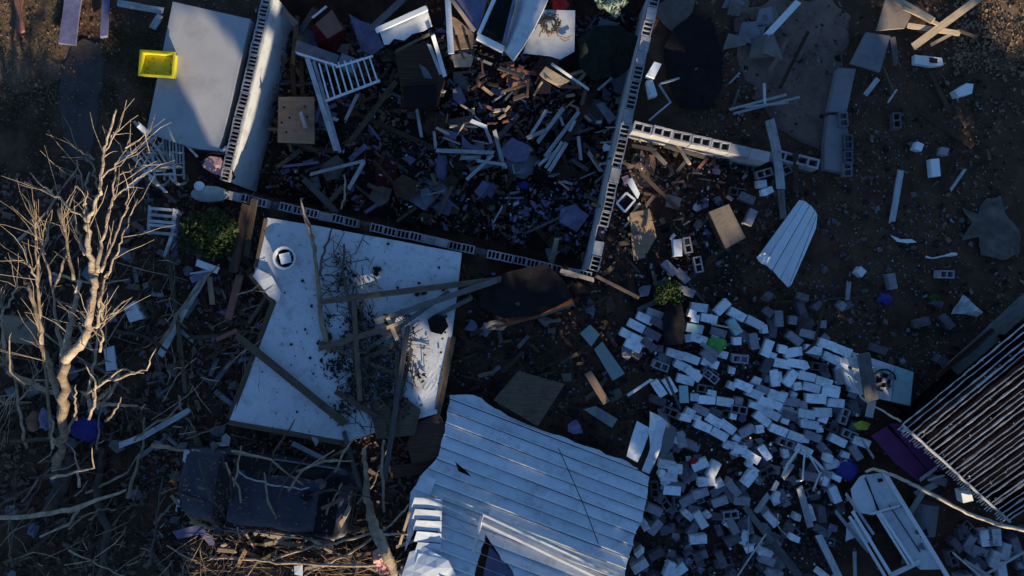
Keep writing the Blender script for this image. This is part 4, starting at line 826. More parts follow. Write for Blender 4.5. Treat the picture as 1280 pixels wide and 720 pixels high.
# ------------------------------------------------------------------ white door frame wreck
def door_frame():
    r = empty('door_unit', U(1130, 660, .1)); tag(r, 'long white battered door unit with a dark opening under the thick cable', 'door')
    sheet('skin', [(1064, 612, .5), (1075, 597, .5), (1082, 594, .5), (1098, 645, .5), (1068, 640, .5)], .5, .03, 'white', parent=r, amp=.02, sub=1)
    sheet('skin', [(1083, 594, .52), (1106, 591, .54), (1130, 632, .55), (1100, 640, .52)], .52, .03, 'panel', parent=r, amp=.012, sub=1)
    sheet('skin', [(1100, 642, .52), (1131, 633, .55), (1168, 690, .6), (1178, 712, .6), (1150, 712, .58), (1138, 700, .56)], .52, .03, 'panel', parent=r, amp=.02, sub=2)
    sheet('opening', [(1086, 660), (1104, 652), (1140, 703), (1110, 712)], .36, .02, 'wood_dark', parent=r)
    for a in ((1106, 592, 1185, 722, 4.5), (1099, 640, 1142, 706, 3.6), (1095, 640, 1136, 706, 2.6), (1066, 640, 1112, 716, 3.6), (1062, 646, 1106, 720, 3), (1112, 720, 1150, 702, 4)): board('rail', *a, .56, .62, 'white', parent=r, t=.06, jag=.01)
    board('seam', 1081, 597, 1100, 641, 1.3, .565, .555, 'rubber', parent=r, t=.02, jag=.003); board('seam', 1112, 632, 1150, 690, 1, .57, .60, 'rubber', parent=r, t=.02, jag=.003)
    for q in range(5): x, y = 1150 + random.gauss(0, 12), 676 + random.gauss(0, 11); S('torn_bit', [(x, y), (x + random.uniform(4, 9), y - random.uniform(0, 5)), (x + random.uniform(5, 10), y + random.uniform(3, 8)), (x - 1, y + random.uniform(4, 8))], .605, .01, random.choice(['tarp_tan', 'fabric_grey', 'fabric_dark', 'fabric_grey']), parent=r, amp=.04, sub=1)
    board('cross_bar', 1090, 642, 1126, 632, 2.2, .58, .59, 'white', parent=r, t=.03)
    sheet('torn_skin', [(1060, 655, .4), (1072, 648, .44), (1090, 672, .4), (1086, 680, .38), (1070, 672, .38), (1058, 678, .35)], .4, .02, 'white', parent=r, amp=.05, sub=2)
    sheet('dent', [(1092, 645), (1098, 640), (1102, 648), (1094, 652)], .56, .01, 'metal_dark', parent=r); sheet('dent', [(1097, 599), (1103, 598), (1104, 602), (1098, 603)], .57, .008, 'metal_dark', parent=r)
door_frame()
def cyl(name, P, m, label, cat):
    vs, fs = tube_geo([(U(*p[:3]), p[3] / 60) for p in P], 16); me = pyd(name, vs, fs); return tag(link(name, me, M[m]), label, cat)
cyl('water_heater', [(1158, 628, .25, 14), (1153, 666, .22, 14)], 'plaster', 'grey metal cylinder lying behind the white door unit', 'tank')
# green shards, balls, bags
sheet('glass_shard', [(882, 428, .3), (892, 419, .35), (905, 424, .36), (910, 432, .3), (898, 444, .3), (886, 438, .3)], .3, .03, 'green', 'bright green crumpled plastic among the white blocks', 'plastic', amp=.10, sub=2, freq=6)
sheet('plastic_strip', [(878, 427), (900, 442), (896, 447), (875, 431)], .36, .03, 'block', 'pale strip leaning across the green plastic', 'strip')
sheet('plastic_bag', [(1068, 531, .35), (1078, 526, .42), (1088, 530, .35), (1084, 537, .32), (1072, 537, .32)], .35, .06, 'yellow_green', 'yellow green crumpled bag beside hollow blocks near the shed cable', 'bag', amp=.05, sub=2, freq=6)
def blob(name, px, py, z, rx, ry, rz, m, label, cat, amp=.15):
    bm = bmesh.new(); bmesh.ops.create_icosphere(bm, subdivisions=3, radius=1); sd = random.uniform(0, 50)
    for v in bm.verts:
        k = 1 + amp * noise.noise(v.co * 1.8 + Vector((sd, 0, 0))) * 2; v.co = Vector((v.co.x * rx * k, v.co.y * ry * k, v.co.z * rz * k))
    return tag(link(name, bm_mesh(bm, name, True), M[m], None, U(px, py, z)), label, cat)
blob('blue_bag', 1059, 588, .3, .22, .2, .15, 'blue', 'round deep blue bag among the rubble above the door unit', 'bag', .2)
blob('blue_bag', 1106, 374, .12, .16, .11, .1, 'blue', 'small blue bag on the dark yard below the siding panel', 'bag', .3)
blob('green_ball', 1168, 373, .1, .11, .11, .1, 'leaf', 'small green ball lying on the dark yard', 'ball', .1)
blob('blue_tarp', 104, 535, .3, .33, .22, .12, 'blue', 'bright blue tarp bundle at the foot of the pale tree', 'tarp', .3)
blob('blue_bag', 57, 524, .4, .12, .2, .12, 'fabric_blue', 'pale blue bag stuck behind the leaning trunk', 'bag', .3)
blob('clay_pot', 42, 527, .4, .13, .2, .12, 'brick', 'reddish clay pot behind the leaning trunk', 'pot', .15)
blob('red_toy', 868, 578, .25, .09, .08, .08, 'red', 'bright red plastic toy in the dark gap of the rubble', 'toy', .3)
blob('red_bundle', 700, 4, .8, .16, .12, .1, 'red', 'bright red bundle at the top edge by the vine painted panel', 'bundle', .3)
blob('pattern_bag', 552, 208, -.95, .14, .33, .12, 'fabric_blue', 'blue patterned bag upright in the dark room', 'bag', .15)
blob('grey_cushion', 546, 240, -1.05, .45, .4, .12, 'fabric_grey', 'round dark grey cushion below the blue patterned bag', 'cushion', .15)
blob('grey_cushion', 652, 200, -.9, .34, .38, .14, 'fabric_grey', 'large grey cushion beside the fan of white slats', 'cushion', .15)
blob('purple_cloth', 655, 232, -.9, .13, .1, .08, 'blue', 'small violet cloth below the large grey cushion', 'cloth', .3); blob('purple_cloth', 657, 267, -.95, .09, .13, .08, 'fabric_blue', 'pale violet cloth in the dark corner of the room', 'cloth', .3)
# ------------------------------------------------------------------ single sheets, boxes, furniture

S('cloth_rag', [(1188, 393, .1), (1196, 380, .16), (1204, 368, .2), (1213, 374, .22), (1222, 384, .16), (1230, 390, .1), (1222, 397, .08), (1205, 392, .14)], .1, .01, 'panel', 'white crumpled cloth on the dark yard near the shed', 'cloth', amp=.06, sub=2, freq=5)
S('tarp', [(1203, 260, .08), (1222, 268, .1), (1232, 248, .14), (1250, 245, .12), (1258, 266, .1), (1275, 290, .08), (1276, 318, .08), (1252, 326, .1), (1228, 318, .1), (1224, 296, .12), (1202, 300, .08), (1212, 280, .1)], .1, .008, 'tarp_tan', 'crumpled brown tarp lying flat on the dark yard', 'tarp', amp=.10, sub=3, freq=3)
def siding():
    r = empty('siding_panel', U(990, 305, .15)); tag(r, 'torn white board siding panel tapering to a sunlit tip', 'siding')
    e = [((999, 250), (947, 322)), ((1006, 251), (956, 330)), ((1013, 256), (966, 338)), ((1019, 263), (976, 349)), ((1022, 268), (986, 359)), ((1021, 285), (990, 356))]
    for i in range(5):
        (a, b), (c, d) = e[i], e[i + 1]; S('plank', [(*a, .34), (c[0] - .8, c[1], .34), (d[0] - .8, d[1], .25 + .02 * (i % 2)), (*b, .25 + .02 * (i % 2))], .3, .02, 'white', parent=r, amp=.012, sub=1)
    S('torn_tip', [(945, 322, .35), (956, 316, .45), (964, 322, .42), (962, 334, .35), (952, 330, .4)], .4, .012, 'white', parent=r, amp=.08, sub=2, freq=6)
siding()
def boxy(name, pts, z, h, m, label, cat, m2=None):
    r = empty(name, U(sum(p[0] for p in pts) / len(pts), sum(p[1] for p in pts) / len(pts), z - h)); tag(r, label, cat)
    S('top', pts, z, .03, m, parent=r); cx, cy = sum(p[0] for p in pts) / len(pts), sum(p[1] for p in pts) / len(pts)
    S('carcass', [(cx + (p[0] - cx) * .97, cy + (p[1] - cy) * .97) for p in pts], z - .032, h - .04, m2 or m, parent=r); return r
boxy('cabinet', [(886, 265), (911, 255), (932, 297), (907, 311)], .5, .4, 'cardboard', 'tan square cabinet on the dark ground beside the siding panel', 'cabinet', 'wood')
ac = boxy('armchair', [(394, 30), (415, 12), (429, 36), (409, 48)], -.2, .5, 'cushion', 'wrecked dark red armchair with a brown seat cushion', 'armchair', 'maroon')
S('side', [(389, 32, -.5), (396, 30, -.45), (411, 48, -.45), (425, 42, -.5), (420, 62, -.7), (396, 56, -.7)], -.5, .25, 'maroon', parent=ac, amp=.04, sub=2)
pw = boxy('plywood', [(348, 121), (393, 121), (393, 180), (347, 178)], -.45, .1, 'plywood', 'square tan plywood board with knot holes in the dark room', 'plywood')
for x, y in ((355, 134), (362, 147), (352, 153), (384, 146), (358, 165), (381, 133)): S('knot_hole', [(x - 1.8, y), (x, y - 1.5), (x + 1.8, y), (x + .3, y + 1.7)], -.443, .004, 'rubber', parent=pw)
board('board', 376, 141, 382, 160, 4.5, -.38, -.36, 'trim', 'short white stick lying on the square plywood board')
boxy('mattress', [(371, 50), (424, 69), (419, 84), (368, 66)], -.3, .2, 'fabric_grey', 'grey cushion slab above the white railing in the dark room', 'cushion')
boxy('box', [(427, 66), (447, 74), (440, 91), (422, 83)], -.1, .25, 'fabric_grey', 'small grey box standing over the white railing', 'box')
S('tarp', [(436, 20, -.5), (452, 28, -.4), (470, 34, -.4), (480, 60, -.5), (466, 71, -.6), (452, 60, -.6), (445, 40, -.5)], -.5, .02, 'fabric_blue', 'crumpled blue tarp beside the white window unit', 'tarp', amp=.15, sub=3)
def window_unit():
    r = empty('window_unit', U(506, 34, -.2)); tag(r, 'broken white window unit with torn lower edge above the dark dresser', 'window')
    S('panel', [(474, 40), (534, 12), (540, 32), (530, 38), (515, 42), (505, 50), (492, 48), (486, 55), (480, 56)], .3, .03, 'white', parent=r, amp=.03, sub=2)
    board('head_rail', 471, 38, 534, 10, 6, .36, .40, 'white', parent=r, t=.06, roll=0); board('sill', 495, 64, 540, 41, 3, .2, .3, 'wood', parent=r); board('stile', 541, 44, 556, 95, 5, .4, .1, 'white', parent=r); board('stile', 536, 55, 551, 92, 4, .25, .05, 'trim', parent=r)
window_unit()
boxy('dresser', [(493, 64), (536, 50), (556, 96), (546, 132), (505, 134)], -.45, .6, 'wood_dark', 'dark brown dresser lying under the broken window unit', 'dresser')
S('drawer', [(503, 108), (545, 105), (546, 134), (507, 135)], -.30, .03, 'fabric_dark', 'black drawer front fallen against the dark dresser', 'drawer')
S('pillow', [(524, 80, -.3), (534, 86, -.25), (540, 98, -.3), (530, 97, -.35)], -.3, .05, 'fabric_grey', 'grey rag on the dark dresser', 'rag', amp=.04, sub=1)
# doorway group at the top edge
def door_leaf():
    r = empty('door', U(590, 10, .2)); tag(r, 'white framed door with blue panel and bare plywood at the top edge', 'door')
    S('panel', [(564, -14), (612, -14), (604, 20), (597, 38), (588, 38), (576, 18)], .92, .03, 'fabric_blue', parent=r)
    board('stile', 559, -14, 564, 67, 7, .95, .92, 'white', parent=r, t=.06, roll=0, jag=.01); board('brace', 562, -4, 593, 38, 4, .97, .94, 'wood_pale', parent=r, t=.04, roll=0)
    S('core', [(564, 20), (572, 24), (592, 42), (591, 60), (566, 62)], .84, .04, 'plywood', parent=r, amp=.02, sub=2); S('core', [(564, 68), (580, 66), (592, 70), (588, 82), (568, 83)], .76, .04, 'wood_pale', parent=r, amp=.03, sub=2)
    for x in (570, 583): tube('strap', [(x, 44, .89, 1.4), (x + 4, 58, .89, 1.4), (x + 10, 74, .83, 1.2)], 'rubber', r, .006)
door_leaf()
def crate_frame():
    r = empty('leaning_panel', U(622, 25, .2)); tag(r, 'white trimmed leaning panel with its void blacked in beside the curved mattress', 'cabinet')
    S('back', [(622, -12), (652, -12), (630, 52), (600, 42)], .72, .03, 'rubber', parent=r); board('trim_edge', 622, -10, 598, 44, 3.5, .95, .92, 'white', parent=r, t=.12, roll=0, jag=.01); board('trim_edge', 597, 46, 629, 62, 7, .92, .92, 'white', parent=r, t=.12, roll=0, jag=.01); board('trim_edge', 645, -10, 629, 56, 3, .9, .9, 'fabric_blue', parent=r, t=.12, roll=0)  # black sheet puts the darkness of the void into colour
crate_frame()
def mattress():
    V = []; e = [((646, -12), (690, -14)), ((643, 10), (680, 10)), ((637, 30), (668, 34)), ((630, 50), (655, 56)), ((627, 58), (642, 74))]
    b = MB(); n = 9; vs = []; fs = []
    for (a, c) in e:
        for k in range(n): u = k / (n - 1); vs.append(U(a[0] + (c[0] - a[0]) * u, a[1] + (c[1] - a[1]) * u, .72 + .34 * math.sin(min(1, u * 1.15) * 1.9)))
    for i in range(len(e) - 1):
        for k in range(n - 1): fs.append((i * n + k, (i + 1) * n + k, (i + 1) * n + k + 1, i * n + k + 1))
    m = len(vs); vs += [v - Vector((0, 0, .14)) for v in vs]; fs += [tuple(m + j for j in f[::-1]) for f in fs]
    ring = [i * n for i in range(len(e))] + [(len(e) - 1) * n + k for k in range(1, n)] + [i * n + n - 1 for i in range(len(e) - 2, -1, -1)] + list(range(n - 2, 0, -1))
    for i in range(len(ring)): a, c = ring[i], ring[(i + 1) % len(ring)]; fs.append((a, m + a, m + c, c))
    b.add(vs, fs); me = b.mesh('mattress', False); tag(link('mattress', me, M['panel']), 'curved white mattress bowed up with a sunlit ridge', 'mattress')
mattress()
S('plasterboard', [(676, 12), (719, 13), (718, 64), (700, 74), (688, 70), (654, 66), (664, 40)], .5, .03, 'panel', 'white panel with a brown dried vine wreath on it', 'panel', amp=.01, sub=1)
def wreath():
    r = MB()
    for k in range(26):
        t0 = random.uniform(0, 6.28); P = []
        for j in range(6): t = t0 + j * random.uniform(.3, .7); rr = random.uniform(5, 15); P.append((U(688 + math.cos(t) * rr, 30 + math.sin(t) * rr * 1.0, .56 + random.uniform(0, .05)), .009))
        r.tube(P, 4)
    for P in ([(690, 30), (698, 45), (708, 48), (716, 44)], [(680, 35), (676, 40), (674, 46)], [(700, 48), (707, 52), (712, 49)], [(683, 40), (686, 46), (690, 43)]): r.tube([(U(x, y, .56), .013) for x, y in P], 4)
    tag(r.build('vine_wreath', 'straw'), 'brown dried vine wreath spread on the white panel at the top', 'wreath')
wreath()
S('plasterboard', [(1110, -12), (1116, -12), (1139, 20), (1131, 35), (1096, 38)], .4, .04, 'cardboard', 'sunlit tan wall panel at the top edge by the split timbers', 'panel', amp=.01, sub=1)
S('carpet', [(822, 4, .1), (848, -12, .1), (872, -12, .1), (866, 14, .1), (843, 40, .15), (832, 32, .1), (820, 18, .1)], .1, .02, 'tarp_tan', 'tan carpet scrap hanging beside the top of the tall block wall', 'carpet', amp=.08, sub=3)
S('pool_cover', [(842, 36, .1), (866, 18, .1), (892, 30, .1), (904, 70, .1), (902, 112, .1), (884, 136, .1), (850, 134, .1), (834, 96, .1), (830, 60, .1)], .1, .02, 'fabric_dark', 'round black tarp spread on the ground right of the tall block wall', 'tarp', amp=.06, sub=3, freq=1.5)
S('dark_canopy', [(722, 50, -.2), (744, 32, -.1), (775, 30, -.1), (796, 48, -.2), (790, 84, -.3), (770, 98, -.4), (742, 100, -.3), (726, 80, -.2)], -.2, .03, 'leaf_dark', 'dark green crumpled canopy cloth inside the top corner of the room', 'canopy', amp=.14, sub=3, freq=2)
for i in range(10):
    x, y = random.uniform(895, 955), random.uniform(-5, 55); S('crumpled_sheet', [(x, y, .2), (x + random.uniform(14, 34), y + random.uniform(-12, 10), .25), (x + random.uniform(12, 30), y + random.uniform(14, 34), .2), (x - random.uniform(-4, 8), y + random.uniform(12, 26), .15)], .2, .012, random.choice(['fabric_grey', 'tarp', 'fabric_blue', 'tarp_tan']), None, None, amp=.10, sub=3).name
    o = bpy.context.scene.collection.objects[-1]; auto(o, 'crumpled dull sheet', 'sheet', 'crumpled sheets by the black tarp', x + 12, y + 10)
S('rug', [(792, 192), (818, 194), (820, 206), (815, 232), (800, 238), (783, 226)], .14, .04, 'rug', 'brown rug beside the tall block wall near its corner with the short wall', 'rug', amp=.02, sub=2)
S('tan_board', [(788, 266, .3), (812, 261, .34), (818, 282, .3), (821, 296, .26), (806, 322, .2), (792, 326, .18), (790, 300, .25)], .3, .04, 'plywood', 'sunlit tan board with torn lower edge beside the tall block wall', 'board', amp=.03, sub=2)
S('board_scrap', [(834, 242, .2), (852, 248, .22), (848, 262, .2), (832, 258, .2)], .2, .04, 'cardboard', 'small tan board scrap above the upright hollow block', 'board', amp=.02, sub=1)
def picture():
    r = empty('picture_frame', U(782, 253, .2)); tag(r, 'dark picture with a white frame leaning by the tall block wall', 'picture frame'); q = [(771, 254), (783, 241), (794, 250), (781, 265)]
    S('picture', q, .24, .02, 'glass', parent=r)
    for i in range(4): board('frame', *q[i], *q[(i + 1) % 4], 2.4, .27, .27, 'white', parent=r, t=.03, roll=0, jag=.002)
picture()
S('carton', [(783, 226, .3), (790, 222, .32), (800, 242, .28), (797, 249, .26)], .3, .05, 'white', 'narrow white box lid on the brown rug', 'lid')
S('pink_rag', [(777, 222, .3), (784, 219, .34), (788, 226, .3), (781, 231, .28)], .3, .03, 'pink', 'small pink rag at the edge of the brown rug', 'rag', amp=.04, sub=1)
S('white_block', [(818, 77), (827, 80), (818, 98), (808, 94)], .45, .18, 'block_white', 'sunlit white box standing beside the tall block wall', 'box'); S('white_block', [(808, 101), (816, 100), (822, 119), (812, 122)], .4, .18, 'block_white', 'shaded white box just below the sunlit white one', 'box')
S('green_slab', [(725, 417), (738, 406), (750, 418), (739, 433)], .35, .07, 'green_slab', 'short grey green slab beside the dark opening', 'slab', group='grey green slabs'); S('green_slab', [(743, 437), (753, 427), (781, 467), (766, 476)], .36, .07, 'green_slab', 'long grey green slab below the short one', 'slab', group='grey green slabs'); S('green_slab', [(730, 512), (745, 508), (772, 524), (765, 535)], .25, .07, 'green_slab', 'dim grey green slab above the torn roof', 'slab', group='grey green slabs')
S('plywood', [(617, 500), (648, 464), (706, 480), (672, 533)], .62, .025, 'wood', 'brown plywood sheet jutting over the top edge of the torn roof', 'plywood', amp=.02, sub=2)
S('plywood', [(520, 530), (548, 516), (562, 540), (545, 574), (515, 580), (508, 555)], .4, .03, 'wood_dark', 'dark plywood sheet between the white panel and the torn roof', 'plywood', amp=.02, sub=1); S('plywood', [(484, 583), (540, 576), (548, 590), (490, 598)], .35, .03, 'wood_dark', 'dark board shelf beneath the long hanging plank', 'board')
def sofa():
    r = empty('sofa', U(650, 375, 0)); tag(r, 'overturned dark brown sofa with a sunlit lower edge below the corner of the walls', 'sofa')
    S('seat', [(598, 352), (640, 338), (684, 330), (704, 350), (716, 372), (676, 392), (630, 398), (600, 384)], .45, .3, 'fabric_dark', parent=r, amp=.06, sub=3); S('back', [(618, 385), (672, 372), (712, 366), (718, 380), (678, 394), (625, 410)], .42, .25, 'leather', parent=r, amp=.03, sub=2); board('edge', 620, 409, 676, 395, 3, .48, .5, 'leather', parent=r); board('edge', 676, 395, 718, 380, 3, .5, .5, 'wood', parent=r); S('lining', [(604, 404), (620, 400), (636, 406), (628, 413), (608, 412)], .42, .02, 'tarp', parent=r, amp=.05, sub=2, freq=6)  # seat blackened as the shaded hollow, leather orange for sunlight
sofa()
S('shade_patch', [(832, 380), (852, 378), (856, 400), (854, 430), (832, 432), (829, 405)], .42, .08, 'fabric_dark', 'black sheet standing in for the shaded opening below the green bush', 'shade patch', amp=.04, sub=2)  # shade of the dark opening painted as a black sheet
S('tan_box', [(4, 394), (46, 405), (44, 432), (2, 426)], .5, .3, 'cardboard', 'tan box behind the small bare tree at the frame edge', 'box'); S('white_box', [(154, 385), (167, 376), (179, 398), (162, 403)], .35, .12, 'white', 'white box lying in the yard right of the leaning tree', 'box'); S('carton', [(167, 377), (173, 375), (184, 398), (179, 399)], .25, .12, 'tarp', 'brown box edge beside the white box', 'box'); S('white_board', [(130, 436), (142, 432), (146, 462), (133, 464)], .3, .04, 'white', 'pale board leaning beside the tree twigs', 'board', amp=.02, sub=1)
gu = S('gutter', [(1144, 68), (1151, 69), (1178, 72), (1180, 81), (1166, 83), (1144, 79)], .2, .12, 'white', 'white crumpled gutter piece under the split timbers', 'gutter', amp=.03, sub=2); S('outlet', [(1162, 72), (1172, 73), (1172, 79), (1162, 78)], .24, .01, 'rubber', parent=gu)
boxy('white_box', [(1194, 113), (1208, 104), (1217, 105), (1215, 117), (1198, 121)], .3, .25, 'white', 'small white box standing alone on the dark upper yard', 'box')
S('white_box', [(1163, 199), (1174, 198), (1176, 220), (1165, 221)], .2, .15, 'white', 'upright white block on the dark yard below the small white square', 'box')
S('bone', [(1114, 294), (1120, 296), (1126, 299), (1140, 299), (1146, 303), (1134, 304), (1122, 302)], .1, .02, 'white', 'curved white plastic strip on the dark yard', 'strip', amp=.03, sub=1)
branch([(1157, 321, .1, 2), (1165, 323, .1, 1), (1180, 320, .1, .9), (1190, 318, .1, 2.4), (1196, 318, .1, 1.5)], '', 'metal_pale', 'pale metal rod with clamp ends on the dark yard', 'metal_rod', .003)
S('metal_strip', [(215, 665), (248, 656), (262, 668), (271, 682), (262, 682), (250, 668), (222, 674)], .5, .03, 'fabric_blue', 'bent blue strip of panel below the car nose', 'panel', amp=.03, sub=1)
S('cardboard', [(325, 669, .55), (340, 661, .6), (356, 657, .62), (371, 672, .5), (350, 676, .5)], .55, .02, 'cardboard', 'sunlit tan cardboard sheet at the edge of the straw heap', 'cardboard', amp=.03, sub=2); S('cardboard', [(297, 646, .8), (309, 650, .82), (305, 661, .8), (298, 656, .8)], .8, .015, 'cardboard', 'torn tan card resting on the car door', 'cardboard', amp=.02, sub=1)
S('white_scrap', [(367, 708, .6), (378, 706, .62), (378, 720, .6), (368, 718, .6)], .6, .02, 'white', 'small white scrap in the sunlit straw', 'scrap', amp=.02, sub=1)
S('pink_insulation', [(466, 690, .6), (480, 684, .66), (492, 700, .6), (486, 718, .55), (468, 712, .55)], .6, .05, 'pink', 'pinkish insulation lump beside the broken sapling trunk', 'insulation', amp=.1, sub=3, freq=5)
S('louvre', [(745, 130, -.5), (754, 128, -.5), (771, 147, -.5), (762, 155, -.5)], -.5, .04, 'fabric_grey', 'grey ribbed louvre panel near the tall block wall', 'louvre', amp=.02, sub=1)
def lit_crate():
    r = empty('crate', U(690, 95, -.9)); tag(r, 'broken sunlit tan crate with a white strip along its side', 'crate')
    S('side_panel', [(674, 93), (682, 83), (712, 101), (700, 107), (680, 98)], -.3, .04, 'wood_pale', parent=r, amp=.015, sub=1); board('strip', 690, 80, 736, 112, 3, -.25, -.4, 'white', parent=r); board('strip', 682, 98, 700, 108, 3, -.28, -.36, 'wood_pale', parent=r); board('post', 678, 102, 668, 118, 2, -.28, -.6, 'wood_pale', parent=r); S('inside', [(676, 98), (690, 100), (688, 116), (668, 116)], -.7, .04, 'brick', parent=r)
lit_crate()
board('timber', 641, 78, 635, 106, 5, -.5, -.7, 'brick', 'reddish wooden post lit by the sun in the dark room', 'timber'); board('timber', 652, 82, 641, 112, 7, -.45, -.65, 'brick', 'thicker reddish post beside the thin reddish one', 'timber')
S('chip', [(760, 82), (767, 77), (772, 82), (765, 87)], -.4, .04, 'wood_pale', 'small sunlit tan chip of board by the tall wall', 'board')
S('brown_box', [(468, 197), (495, 198), (498, 236), (470, 236)], -.95, .25, 'maroon', 'dark maroon box on the floor of the dark room', 'box')
S('blue_square', [(593, 240), (604, 225), (612, 232), (600, 247)], -.7, .04, 'fabric_blue', 'small slate blue tile tilted in the dark room', 'tile'); S('white_shard', [(577, 168), (588, 180), (600, 184), (594, 188), (578, 184)], -.75, .02, 'fabric_blue', 'slate blue shard above the long white trim board', 'shard'); S('white_shard', [(551, 160), (572, 166), (570, 175), (556, 172)], -.8, .02, 'fabric_blue', 'slate blue folded card below the sunlit splinters', 'card', amp=.03, sub=1)
S('violet_scrap', [(566, 112), (574, 108), (583, 126), (576, 132), (566, 124)], -.7, .02, 'fabric_blue', 'blue grey scrap hanging above the sunlit splinters', 'scrap', amp=.03, sub=1)
